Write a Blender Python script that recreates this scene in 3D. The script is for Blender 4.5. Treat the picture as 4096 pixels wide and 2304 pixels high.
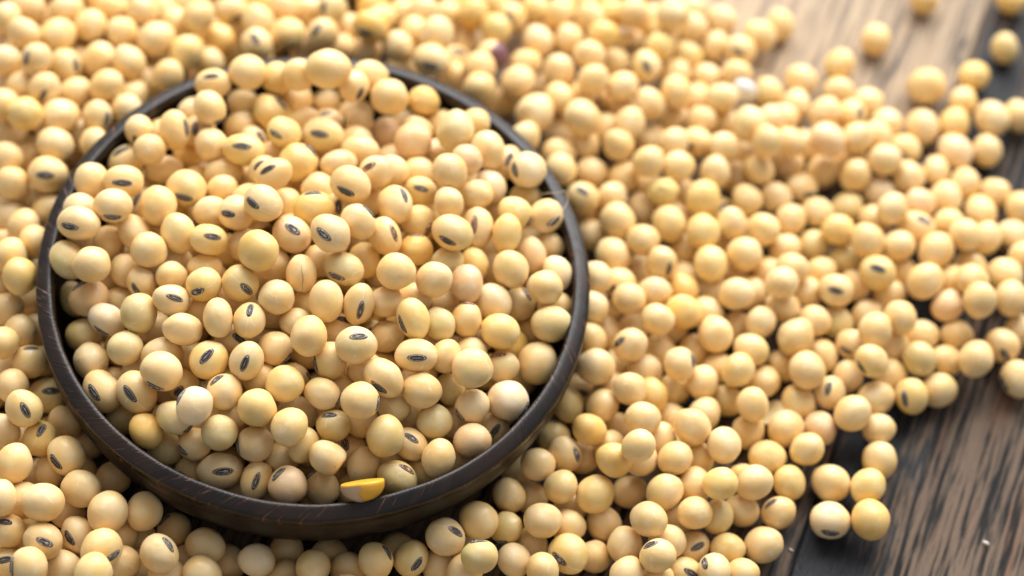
import bpy, bmesh, math, random
import numpy as np
from mathutils import Vector, Matrix, Quaternion, noise

for o in list(bpy.data.objects): bpy.data.objects.remove(o)
S = bpy.context.scene
COL = S.collection
R = math.radians

# ------------------------------------------------------------------ camera
CAMX, CAMY, CAMZ, ELEV, ROLL = [0.039254, -0.305784, 0.501047, 0.996377, 0.11489]
cam = bpy.data.cameras.new('camera'); camo = bpy.data.objects.new('camera', cam); COL.objects.link(camo)
camo.location = (CAMX, CAMY, CAMZ)
camo.rotation_euler = (Matrix.Rotation(math.pi/2 - ELEV, 3, 'X') @ Matrix.Rotation(ROLL, 3, 'Z')).to_euler()
cam.lens = 100; cam.sensor_width = 36; cam.clip_start = .01; cam.clip_end = 20
focus = Vector((0.0, -.030, .0295))
fwd = Vector((0, math.cos(ELEV), -math.sin(ELEV)))
cam.dof.use_dof = True
cam.dof.focus_distance = (focus - camo.location).dot(fwd)
cam.dof.aperture_fstop = 6.8
cam.dof.aperture_blades = 0
S.camera = camo

# ------------------------------------------------------------------ light
world = bpy.data.worlds.new('World'); S.world = world; world.use_nodes = True
bg = world.node_tree.nodes['Background']
bg.inputs[0].default_value = (.95, .96, 1.0, 1); bg.inputs[1].default_value = .40

def area(name, loc, aim, sx, sy, power, colr):
    l = bpy.data.lights.new(name, 'AREA'); l.shape = 'RECTANGLE'; l.size = sx; l.size_y = sy
    l.energy = power; l.color = colr
    o = bpy.data.objects.new(name, l); COL.objects.link(o); o.location = loc
    o.rotation_euler = (Vector(aim) - Vector(loc)).to_track_quat('-Z', 'Y').to_euler()
    return o
area('window_light', (.10, .64, .56), (.03, .0, .01), 1.05, .80, 22.5, (1.0, .995, .985))

vs = S.view_settings
vs.view_transform = 'Standard'; vs.look = 'None'; vs.exposure = 0; vs.gamma = 1; vs.use_curve_mapping = False
S.render.engine = 'CYCLES'
S.render.resolution_x = 1024; S.render.resolution_y = 576

# ------------------------------------------------------------------ helpers
def obj(name, me, parent=None, mats=()):
    o = bpy.data.objects.new(name, me); COL.objects.link(o)
    for m in mats: me.materials.append(m)
    if parent: o.parent = parent
    return o
def tag(o, label, cat, group=None, kind=None):
    o['label'] = label
    if cat: o['category'] = cat
    if group: o['group'] = group
    if kind: o['kind'] = kind
    return o
def mesh(name, vs_, fs, smooth=True):
    me = bpy.data.meshes.new(name); me.from_pydata([tuple(v) for v in vs_], [], fs); me.update()
    me.polygons.foreach_set('use_smooth', [smooth]*len(me.polygons))
    return me
class NT:
    def __init__(s, name):
        s.m = bpy.data.materials.new(name); s.m.use_nodes = True; s.t = s.m.node_tree
        s.b = s.t.nodes['Principled BSDF']
    def n(s, typ, **kw):
        x = s.t.nodes.new(typ)
        for k, v in kw.items(): setattr(x, k, v)
        return x
    def l(s, a, b): s.t.links.new(a, b)
    def math(s, op, a, b=None, c=None, clamp=False):
        x = s.n('ShaderNodeMath', operation=op, use_clamp=clamp)
        for i, v in enumerate((a, b, c)):
            if v is None: continue
            if isinstance(v, (int, float)): x.inputs[i].default_value = v
            else: s.l(v, x.inputs[i])
        return x.outputs[0]
    def ramp(s, f, *stops):
        x = s.n('ShaderNodeValToRGB'); e = x.color_ramp.elements
        while len(e) < len(stops): e.new(.5)
        for i, (p, c) in enumerate(stops):
            e[i].position = p; e[i].color = (c, c, c, 1) if isinstance(c, (int, float)) else (*c, 1)
        s.l(f, x.inputs[0]); return x.outputs[0]
    def mix(s, f, a, b, mode='MIX'):
        x = s.n('ShaderNodeMix', data_type='RGBA', blend_type=mode)
        for k, v in ((0, f), (6, a), (7, b)):
            if isinstance(v, (int, float)): x.inputs[k].default_value = v
            elif isinstance(v, tuple): x.inputs[k].default_value = (*v, 1)
            else: s.l(v, x.inputs[k])
        return x.outputs[2]
    def noise(s, vec, scale, detail=2, rough=.5, dist=0):
        x = s.n('ShaderNodeTexNoise'); x.inputs['Scale'].default_value = scale; x.inputs['Detail'].default_value = detail
        x.inputs['Roughness'].default_value = rough; x.inputs['Distortion'].default_value = dist
        if vec is not None: s.l(vec, x.inputs['Vector'])
        return x.outputs[0]
    def mapping(s, vec, scale=(1,1,1), rot=(0,0,0), loc=(0,0,0)):
        x = s.n('ShaderNodeMapping'); x.inputs['Scale'].default_value = scale; x.inputs['Rotation'].default_value = rot
        x.inputs['Location'].default_value = loc
        s.l(vec, x.inputs['Vector']); return x.outputs[0]
    def bump(s, h, strength, dist):
        x = s.n('ShaderNodeBump'); x.inputs['Strength'].default_value = strength; x.inputs['Distance'].default_value = dist
        s.l(h, x.inputs['Height']); s.l(x.outputs[0], s.b.inputs['Normal']); return x

# ------------------------------------------------------------------ materials
def bean_material(name, joined=False, purple=False):
    k = NT(name)
    if joined:
        a = k.n('ShaderNodeAttribute', attribute_name='local'); loc = a.outputs['Vector']
        c = k.n('ShaderNodeAttribute', attribute_name='skin').outputs['Color']
        rnd = k.n('ShaderNodeAttribute', attribute_name='seed').outputs['Fac']
    else:
        loc = k.n('ShaderNodeTexCoord').outputs['Object']
        oi = k.n('ShaderNodeObjectInfo'); c = oi.outputs['Color']; rnd = oi.outputs['Random']
    add = k.n('ShaderNodeVectorMath', operation='ADD')
    sc = k.n('ShaderNodeVectorMath', operation='SCALE'); sc.inputs[0].default_value = (37, 91, 53); k.l(rnd, sc.inputs['Scale'])
    k.l(loc, add.inputs[0]); k.l(sc.outputs[0], add.inputs[1]); v = add.outputs[0]
    sep = k.n('ShaderNodeSeparateXYZ'); k.l(loc, sep.inputs[0]); X, Y, Z = sep.outputs
    # two-tone coat: cloudy areas where the skin sits tight or loose on the cotyledons
    p1 = k.noise(v, .85, 1.5, .5, .25)
    tone = k.ramp(p1, (.36, 0), (.62, 1))
    warm = k.mix(1.0, c, (.985, .90, .74), 'MULTIPLY')
    pale = k.mix(.15, c, (.90, .80, .60))
    col = k.mix(tone, warm, pale)
    p2 = k.noise(v, 3.2, 3, .6)
    col = k.mix(k.ramp(p2, (.35, .0), (.72, .42)), col, k.mix(1.0, c, (1.03, .92, .72), 'MULTIPLY'))
    grn = k.math('MULTIPLY', k.ramp(k.noise(v, .7, 1), (.56, 0), (.68, .45)), k.ramp(k.math('FRACT', k.math('MULTIPLY', rnd, 17.3)), (.62, 0), (.66, 1)))
    col = k.mix(grn, col, k.mix(1.0, c, (.88, .98, .68), 'MULTIPLY'))
    # sparse freckles
    vo = k.n('ShaderNodeTexVoronoi'); vo.inputs['Scale'].default_value = 7.0; k.l(v, vo.inputs['Vector'])
    spot = k.math('MULTIPLY', k.ramp(vo.outputs['Distance'], (.03, 1), (.07, 0)), k.ramp(k.noise(v, 2.1), (.56, 0), (.66, .55)))
    col = k.mix(spot, col, (.22, .13, .06))
    # pale raphe line running away from the hilum
    az = k.math('ABSOLUTE', k.math('ADD', Z, k.math('MULTIPLY', k.math('SUBTRACT', p2, .5), .12)))
    ax = k.math('ABSOLUTE', X)
    line = k.math('MULTIPLY', k.ramp(az, (.0, 1), (.035, 0)), k.ramp(ax, (.42, 0), (.55, .6)))
    line = k.math('MULTIPLY', line, k.ramp(Y, (.05, 0), (.4, 1)))
    col = k.mix(line, col, (.88, .78, .55))
    # pale arcs where the coat creases over the edge of a cotyledon
    arc = k.math('ADD', k.math('ADD', k.math('MULTIPLY', X, .62), k.math('MULTIPLY', Z, .55)), k.math('MULTIPLY', k.math('SUBTRACT', p1, .5), 1.3))
    arc = k.math('ABSOLUTE', k.math('SUBTRACT', arc, .30))
    arc = k.math('MULTIPLY', k.ramp(arc, (.0, .55), (.035, 0)), k.ramp(k.noise(v, 1.7, 1), (.48, 0), (.60, 1)))
    col = k.mix(arc, col, (.90, .80, .58))
    # brownish ring of skin around the hilum
    e = k.math('SQRT', k.math('ADD', k.math('POWER', k.math('DIVIDE', X, .46), 2), k.math('POWER', k.math('DIVIDE', Z, .22), 2)))
    halo = k.math('MULTIPLY', k.ramp(e, (.93, .85), (1.0, .5), (1.18, 0)), k.ramp(Y, (.3, 0), (.6, 1)))
    col = k.mix(halo, col, (.13, .055, .022))
    if purple:
        pm = k.ramp(k.math('ADD', X, k.math('MULTIPLY', k.math('SUBTRACT', p2, .5), .3)), (-.15, 0), (.12, 1))
        col = k.mix(pm, col, (.17, .065, .075))
    k.l(col, k.b.inputs['Base Color'])
    k.b.inputs['Subsurface Weight'].default_value = .22
    k.b.inputs['Subsurface Radius'].default_value = (1.0, .55, .22)
    k.b.inputs['Subsurface Scale'].default_value = .0011
    rg = k.ramp(k.noise(v, 4, 3), (.3, .34), (.7, .60)); k.l(rg, k.b.inputs['Roughness'])
    k.b.inputs['Specular IOR Level'].default_value = .62
    # shrivelled patches + fine grain
    wr = k.n('ShaderNodeTexWave', bands_direction='X'); wr.inputs['Scale'].default_value = 5.5; wr.inputs['Distortion'].default_value = 3.5
    wr.inputs['Detail'].default_value = 1.5; k.l(v, wr.inputs['Vector'])
    wm = k.math('MULTIPLY', wr.outputs['Fac'], k.ramp(k.noise(v, 1.1, 1), (.60, 0), (.70, 1)))
    hgt = k.math('ADD', k.math('MULTIPLY', wm, .5), k.math('ADD', k.math('MULTIPLY', k.noise(v, 30, 2), .07), k.math('MULTIPLY', p2, .45)))
    k.bump(k.math('ADD', hgt, k.math('MULTIPLY', arc, .35)), .38, .0003)
    return k.m
M_BEAN = bean_material('soybean_skin')
M_BEAN_J = bean_material('soybean_skin_pile', joined=True)
M_PURPLE = bean_material('soybean_skin_purple_stain', purple=True)

def hilum_mat(name, col, rough, tint=True):
    k = NT(name); tc = k.n('ShaderNodeTexCoord').outputs['Object']
    nz = k.noise(k.mapping(tc, (9, 30, 40)), 1.0, 3, .65)
    base = k.mix(k.ramp(nz, (.35, .0), (.7, .8)), tuple(c*.55 for c in col), tuple(min(1, c*1.7) for c in col))
    if tint:
        base = k.mix(1.0, base, k.n('ShaderNodeObjectInfo').outputs['Color'], 'MULTIPLY')
    k.l(base, k.b.inputs['Base Color']); k.b.inputs['Roughness'].default_value = rough
    k.bump(nz, .5, .0002)
    return k.m
M_HD = hilum_mat('hilum_dark', (.040, .036, .034), .5)
M_HP = hilum_mat('hilum_pale', (.36, .33, .29), .55)

def simple(name, col, rough=.5, sss=0, nscale=600, amp=.25, spec=.4, trans=0):
    k = NT(name); tc = k.n('ShaderNodeTexCoord').outputs['Object']
    nz = k.noise(tc, nscale, 4, .6)
    k.l(k.mix(k.ramp(nz, (.3, 0), (.7, 1)), tuple(c*(1-amp) for c in col), tuple(min(1, c*(1+amp*.6)) for c in col)), k.b.inputs['Base Color'])
    k.b.inputs['Roughness'].default_value = rough; k.b.inputs['Specular IOR Level'].default_value = spec
    if sss:
        k.b.inputs['Subsurface Weight'].default_value = sss; k.b.inputs['Subsurface Radius'].default_value = (1, .6, .2); k.b.inputs['Subsurface Scale'].default_value = .0012
    k.bump(nz, .3, .0001)
    return k.m
M_GOLD = simple('split_cotyledon', (.86, .47, .05), .33, .25, 500, .12)
M_COAT = simple('torn_seed_coat', (.66, .44, .26), .5, .1, 900, .3)
M_CREAMCUT = simple('pale_inner_bean', (.80, .66, .36), .55, .2, 800, .25)
M_CRACK = simple('crack_shadow_brown', (.10, .045, .015), .8, 0, 900, .3)
M_HUSK = simple('white_husk', (.84, .80, .72), .5, .2, 700, .12)
M_FIBRE = simple('pale_fibre', (.62, .46, .30), .5, 0, 900, .3)

def bowl_material(name, rim):
    k = NT(name); tc = k.n('ShaderNodeTexCoord').outputs['Object']
    sep = k.n('ShaderNodeSeparateXYZ'); k.l(tc, sep.inputs[0])
    ang = k.math('ARCTAN2', sep.outputs[1], sep.outputs[0])
    rho = k.math('SQRT', k.math('ADD', k.math('POWER', sep.outputs[0], 2), k.math('POWER', sep.outputs[1], 2)))
    cmb = k.n('ShaderNodeCombineXYZ')
    # polar coordinates with a slant, so tool marks and pores run obliquely over the rim
    k.l(k.math('ADD', k.math('MULTIPLY', ang, .055), k.math('MULTIPLY', rho, 1.1 if rim else 0)), cmb.inputs[0])
    k.l(rho, cmb.inputs[1]); k.l(sep.outputs[2], cmb.inputs[2]); pv = cmb.outputs[0]
    big = k.noise(tc, 45, 4, .6)
    dark = (.0070, .0052, .0047); brown = (.026, .0130, .0078)
    col = k.mix(k.ramp(big, (.42, 0), (.72, 1)), dark, brown)
    if rim:
        st = k.noise(k.mapping(pv, (1050, 150, 150)), 1.0, 2, .55)
        pores = k.math('MULTIPLY', k.ramp(st, (.61, 0), (.68, 1)), k.ramp(k.noise(tc, 140, 3), (.42, 0), (.56, 1)))
        col = k.mix(k.math('MULTIPLY', pores, .65), col, (.21, .075, .04))
        worn = k.ramp(k.noise(k.mapping(pv, (260, 60, 60)), 1.0, 4, .7), (.55, 0), (.72, .5))
        worn = k.math('MULTIPLY', worn, k.ramp(k.math('ABSOLUTE', k.math('SUBTRACT', ang, 3.0)), (.0, 1), (.25, .25)))
        col = k.mix(worn, col, (.11, .048, .032))
        sc = k.noise(k.mapping(pv, (2600, 130, 130)), 1.0, 3, .6)
        h = k.math('ADD', k.math('MULTIPLY', sc, .7), k.math('MULTIPLY', pores, -.8))
        k.bump(h, .55, .00022)
        k.l(k.ramp(sc, (.3, .26), (.7, .40)), k.b.inputs['Roughness'])
    else:
        fib = k.noise(k.mapping(pv, (150, 500, 700)), 1.0, 3, .6)
        f2 = k.math('MULTIPLY', k.ramp(fib, (.60, 0), (.68, 1)), k.ramp(k.noise(tc, 90, 2), (.45, 0), (.6, .8)))
        col = k.mix(f2, col, (.085, .036, .016))
        k.bump(k.math('ADD', fib, big), .35, .0002)
        k.l(k.ramp(fib, (.3, .36), (.7, .52)), k.b.inputs['Roughness'])
    k.l(col, k.b.inputs['Base Color'])
    k.b.inputs['Specular IOR Level'].default_value = .36 if rim else .30
    return k.m
M_BOWL = bowl_material('dark_lacquered_wood', False)
M_RIM = bowl_material('dark_wood_rim_worn', True)

def plank_material(name, hi, lo, char_col):
    k = NT(name)
    rel = k.n('ShaderNodeAttribute', attribute_name='relief').outputs['Fac']
    chn = k.n('ShaderNodeAttribute', attribute_name='char').outputs['Fac']
    uv = k.n('ShaderNodeAttribute', attribute_name='grain').outputs['Vector']
    fine = k.noise(k.mapping(uv, (3200, 170, 1)), 1.0, 4, .65)
    mid = k.noise(k.mapping(uv, (760, 75, 1)), 1.0, 4, .6)
    blot = k.noise(k.mapping(uv, (60, 18, 1)), 1.0, 4, .6)
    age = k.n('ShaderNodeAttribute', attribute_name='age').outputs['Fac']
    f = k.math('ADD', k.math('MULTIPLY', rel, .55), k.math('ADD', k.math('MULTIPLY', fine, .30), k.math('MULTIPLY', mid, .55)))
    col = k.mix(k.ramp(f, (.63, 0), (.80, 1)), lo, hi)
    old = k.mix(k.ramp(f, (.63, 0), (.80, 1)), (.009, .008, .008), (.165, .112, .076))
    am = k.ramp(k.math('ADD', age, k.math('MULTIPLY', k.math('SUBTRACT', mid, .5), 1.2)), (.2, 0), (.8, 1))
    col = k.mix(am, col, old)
    col = k.mix(k.ramp(blot, (.50, 0), (.70, .45)), col, k.mix(1.0, col, (.62, .60, .62), 'MULTIPLY'))
    rust = k.ramp(k.noise(k.mapping(uv, (200, 30, 1), loc=(3, 7, 0)), 1.0, 3), (.60, 0), (.72, .55))
    col = k.mix(rust, col, k.mix(1.0, col, (1.35, .85, .62), 'MULTIPLY'))
    cm = k.ramp(k.math('ADD', chn, k.math('MULTIPLY', k.math('SUBTRACT', mid, .5), 2.3)), (.38, 0), (.66, 1))
    cc = k.mix(k.ramp(fine, (.3, 0), (.75, 1)), tuple(c*.5 for c in char_col), tuple(c*1.8 for c in char_col))
    col = k.mix(cm, col, cc)
    k.l(col, k.b.inputs['Base Color'])
    k.l(k.ramp(cm, (0, .72), (1, .50)), k.b.inputs['Roughness'])
    k.b.inputs['Specular IOR Level'].default_value = .35
    k.bump(k.math('ADD', fine, mid), .8, .0005)
    return k.m
M_PL_A = plank_material('weathered_tan_board', (.50, .375, .25), (.27, .205, .15), (.030, .029, .031))
M_PL_B = plank_material('weathered_charred_board', (.165, .112, .076), (.009, .008, .008), (.012, .013, .0165))

# ------------------------------------------------------------------ table top: boards with real weathered relief
GR = R(75.5)                                   # direction the grain runs
gt = Vector((math.cos(GR), math.sin(GR), 0)); gs = Vector((math.sin(GR), -math.cos(GR), 0))
seam_p = Vector((.1374, .1017, 0)); S0 = seam_p.dot(gs)
line_p = Vector((.1258, -.0254, 0)); S1 = line_p.dot(gs)
table = bpy.data.objects.new('tabletop', None); COL.objects.link(table)
tag(table, 'weathered wooden table top of dark and tan boards under the soybeans', 'table', kind='structure')
def fbm1(s, t, sx, ty, seed, oct=4):
    v = 0; a = .5; f = 1
    for _ in range(oct):
        v += a*noise.noise(Vector((s*sx*f, t*ty*f, seed))); a *= .55; f *= 2.1
    return v
def board(s0, s1, t0, t1, ns, nt_, mat, amp, seed, charfn, agefn=lambda s, t: 0):
    gap = .00003
    ss = np.linspace(s0+gap, s1-gap, ns); ts = np.linspace(t0, t1, nt_)
    V = []; rel = []; ch = []; uv = []; ag = []
    for i, s in enumerate(ss):
        ed = min(s-s0, s1-s)
        drop = -.0009*max(0, 1-ed/.0008)**1.5
        for j, t in enumerate(ts):
            w = t + .012*noise.noise(Vector((s*25, t*9, seed)))
            sw = s + .0016*noise.noise(Vector((s*14, t*10, seed+3)))
            ridge = 1-abs(fbm1(sw, w, 430, 26, seed+5, 3))*2.6
            h = .5*ridge + .5*(fbm1(sw, w, 900, 28, seed+9, 2)+.5)
            c = charfn(s, t)
            d = -abs(amp*(1-.55*c)*(1-min(1, max(0, h)))) + drop
            P = gs*s + gt*t
            V.append((P.x, P.y, d)); rel.append(min(1, max(0, h))); ch.append(c); uv.append((s, t, seed)); ag.append(agefn(s, t))
    ntop = len(V); F = []
    for i in range(ns-1):
        for j in range(nt_-1):
            a = i*nt_+j; F.append((a, a+nt_, a+nt_+1, a+1))
    # underside and sides
    ring = [i*nt_ for i in range(ns)] + [(ns-1)*nt_+j for j in range(1, nt_)] + [i*nt_+nt_-1 for i in range(ns-2, -1, -1)] + [j for j in range(nt_-2, 0, -1)]
    base = len(V)
    for r_ in ring: V.append((V[r_][0], V[r_][1], -.018)); rel.append(0); ch.append(0); uv.append(uv[r_]); ag.append(1)
    m = len(ring)
    for q in range(m): F.append((ring[q], base+q, base+(q+1) % m, ring[(q+1) % m]))
    F.append(tuple(base+q for q in range(m-1, -1, -1)))
    me = mesh('plank', V, F)
    me.attributes.new('relief', 'FLOAT', 'POINT').data.foreach_set('value', rel)
    me.attributes.new('age', 'FLOAT', 'POINT').data.foreach_set('value', ag)
    me.attributes.new('char', 'FLOAT', 'POINT').data.foreach_set('value', ch)
    me.attributes.new('grain', 'FLOAT_VECTOR', 'POINT').data.foreach_set('vector', np.array(uv, dtype=np.float32).ravel())
    return obj('plank', me, table, [mat])
def sm(a, b, x): x = min(1, max(0, (x-a)/(b-a))); return x*x*(3-2*x)
def char_b(s, t):
    w = .0035*noise.noise(Vector((s*30, t*25, 2.2)))
    w += .0022*noise.noise(Vector((s*400, t*30, 6)))
    band = 1-sm(S1-.0030+w, S1+.0022+w, s)
    far = sm(.04, .10, t)                       # further along the board the charring spreads over its full width
    band = max(band*(.56+.7*noise.noise(Vector((s*60, t*18, 4)))+.22), far*(.55+.6*noise.noise(Vector((s*80, t*14, 8)))) if s > S1 else 0)
    edge = 1-sm(.0, .005, s-S0)
    if edge > 0: band = band*(1-.55*edge*sm(-.2, .5, noise.noise(Vector((s*40, t*30, 1)))))
    return min(1, max(0, band))
def char_a(s, t):
    n_ = noise.noise(Vector((s*120, t*30, 7)))
    near = 1-sm(.0, .05, S0-s)
    return min(1, max(0, 1.5*max(0, n_-.15)*(1-sm(.02, .075, S0-s)) + .42*(1-sm(.03, .10, t))*near))
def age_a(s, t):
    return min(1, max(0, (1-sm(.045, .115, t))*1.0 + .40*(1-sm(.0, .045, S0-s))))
board(S0, S0+.10, -.14, .24, 340, 190, M_PL_B, .0012, 3.0, char_b)
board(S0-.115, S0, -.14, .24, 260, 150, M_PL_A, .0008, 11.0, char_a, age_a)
board(S0-.235, S0-.115, -.20, .24, 60, 40, M_PL_B, .0006, 19.0, lambda s, t: .4)
board(S0-.355, S0-.235, -.20, .24, 40, 30, M_PL_A, .0006, 27.0, lambda s, t: .2)

# ------------------------------------------------------------------ bowl
bowl = bpy.data.objects.new('wooden_bowl', None); COL.objects.link(bowl)
tag(bowl, 'round dark wooden bowl heaped full of soybeans', 'bowl')
def lathe(name, prof, mat, segs=192, wob=.00022, closed=False):
    V = []; F = []; n = len(prof)
    for i in range(segs):
        a = 2*math.pi*i/segs; ca, sa = math.cos(a), math.sin(a)
        for (r_, z) in prof:
            k_ = min(1, max(0, (r_-.02)/.03))
            q = noise.noise(Vector((ca*2.2, sa*2.2, z*60)))*wob*k_ + noise.noise(Vector((ca*14, sa*14, z*160)))*wob*.35*k_
            V.append(((r_+q)*ca, (r_+q)*sa, z + noise.noise(Vector((ca*3, sa*3, 5)))*wob*.8*k_))
    for i in range(segs):
        i2 = (i+1) % segs
        for j in range(n-1 if not closed else n):
            j2 = (j+1) % n
            F.append((i*n+j, i2*n+j, i2*n+j2, i*n+j2))
    me = mesh(name, V, F)
    return obj(name, me, bowl, [mat])
ZC = .022
outer = [(.0005, .0006), (.026, .0004), (.033, .0)]
outer += [(.033+.022*math.sin(a), ZC-.022*math.cos(a)) for a in np.linspace(.12, math.pi/2, 16)]
outer += [(.05502, .0232)]
inner = [(.05160, .0232), (.0518, ZC)] + [(.0348+.017*math.sin(a), ZC-.017*math.cos(a)) for a in np.linspace(math.pi/2-.1, .0, 14)] + [(.02, .005), (.0005, .0051)]
lathe('body', outer+inner, M_BOWL)
rimp = [(.05508, .0226), (.05510, .0240), (.05506, .0245), (.05490, .02478), (.05465, .02496), (.0540, .02526), (.0533, .02556), (.0527, .02578),
        (.0523, .02584), (.0520, .02572), (.05175, .02545), (.05160, .0249), (.05152, .0240), (.05150, .0226)]
lathe('rim', rimp, M_RIM, 256, .00026, closed=True)

# ------------------------------------------------------------------ soybean meshes
rnd = random.Random(4)
def bean_mesh(seed, nu=32, nv=20):
    r_ = random.Random(seed); off = Vector((r_.uniform(-50, 50), r_.uniform(-50, 50), r_.uniform(-50, 50)))
    egg = r_.uniform(-.07, .07); dent = r_.uniform(.0, .10); dd = Vector((r_.uniform(-1, 1), r_.uniform(-1, .1), r_.uniform(-1, 1))).normalized()
    def f(x, y, z):
        v = Vector((x, y, z)); pole = min(1, max(0, (y-.45)/.4))
        n_ = noise.noise(v*.9+off)*.075 + noise.noise(v*2.3+off)*.016
        s = 1 + n_*(1-pole)
        c = max(0, v.dot(dd)-.75)/.25; s -= dent*c*c*(1-pole)
        s *= 1-.03*max(0, y)**4                                   # slightly flattened at the hilum
        p = v*s
        p.y *= 1+egg*p.x; p.z *= 1+egg*p.x
        return p
    V = [f(0, 0, 1)]
    for j in range(1, nv):
        th = math.pi*j/nv
        for i in range(nu):
            ph = 2*math.pi*i/nu
            V.append(f(math.sin(th)*math.cos(ph), math.sin(th)*math.sin(ph), math.cos(th)))
    V.append(f(0, 0, -1)); F = []
    for i in range(nu): F.append((0, 1+i, 1+(i+1) % nu))
    for j in range(nv-2):
        for i in range(nu):
            a = 1+j*nu+i; b = 1+j*nu+(i+1) % nu; F.append((a, a+nu, b+nu, b))
    l = len(V)-1; o = 1+(nv-2)*nu
    for i in range(nu): F.append((l, o+(i+1) % nu, o+i))
    return [tuple(v) for v in V], F
def hilum_mesh(seed, hl=.43, hw=.19, n=22):
    r_ = random.Random(seed); hl *= r_.uniform(.82, 1.08); hw *= r_.uniform(.72, 1.12); bend = r_.uniform(-.10, .10)
    def pt(px, pz, up):
        pz = pz + bend*(px/hl)**2*hw
        s = math.sqrt(max(0, 1-px*px-pz*pz)); v = Vector((px, s, pz)); v *= 1-.03*max(0, v.y)**4
        return v + Vector((px*.3, 1, pz*.6)).normalized()*up
    rings = [(1.08, -.02), (.98, .012), (.90, .034), (.82, .042), (.72, .022), (.50, .012), (.20, .014)]
    V = []; F = []; M = []
    for ri, (q, up) in enumerate(rings):
        for i in range(n):
            a = 2*math.pi*i/n; c, s = math.cos(a), math.sin(a)
            e = 2/2.7; jx = 1+.02*r_.uniform(-1, 1)
            V.append(pt(hl*q*math.copysign(abs(c)**e, c)*jx, hw*q*math.copysign(abs(s)**e, s)*jx, up*(1+.25*r_.uniform(-1, 1))))
    for ri in range(len(rings)-1):
        for i in range(n):
            F.append((ri*n+i, (ri+1)*n+i, (ri+1)*n+(i+1) % n, ri*n+(i+1) % n))
            pale = (ri == 2 and r_.random() > .10) or (ri in (1, 3) and r_.random() > .72)
            M.append(1 if pale else 0)
    F.append(tuple((len(rings)-1)*n+i for i in range(n-1, -1, -1))); M.append(0)
    # pale ridge down the middle, broken by flakes
    b = len(V); m = 9; lo, hi = -.62, .62
    w0 = r_.uniform(.04, .13); fl = r_.uniform(-.5, .5); fw = r_.choice([0, 0, .15, .4, .7])
    for i in range(m):
        x = lo+(hi-lo)*i/(m-1); w_ = (w0 + fw*max(0, 1-abs(x-fl)*3.2))*(1-.5*abs(x))
        V.append(pt(hl*x, -hw*w_, .016)); V.append(pt(hl*x, 0, .036)); V.append(pt(hl*x, hw*w_, .016))
    for i in range(m-1):
        for j in range(2):
            a = b+i*3+j; F.append((a, a+1, a+4, a+3)); M.append(1)
    return [tuple(v) for v in V], F, M
NB = 16
BEANS = [mesh('soybean', *bean_mesh(100+i)) for i in range(NB)]
for me in BEANS: me.materials.append(M_BEAN)
HD = [hilum_mesh(300+i) for i in range(14)]
HILA = []
for V, F, Mi in HD:
    me = mesh('hilum', V, F); me.materials.append(M_HD); me.materials.append(M_HP)
    me.polygons.foreach_set('material_index', Mi); HILA.append(me)

SKIN = dict(n=(.83, .605, .292), y=(.82, .592, .225), g=(.83, .545, .160), o=(.72, .555, .250), p=(.83, .575, .310), w=(.86, .680, .42))
TONES = 'nygopw'
WORD = ['cream', 'pale yellow', 'golden yellow', 'dull olive-tan', 'peach-tinted', 'whitish']
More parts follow.
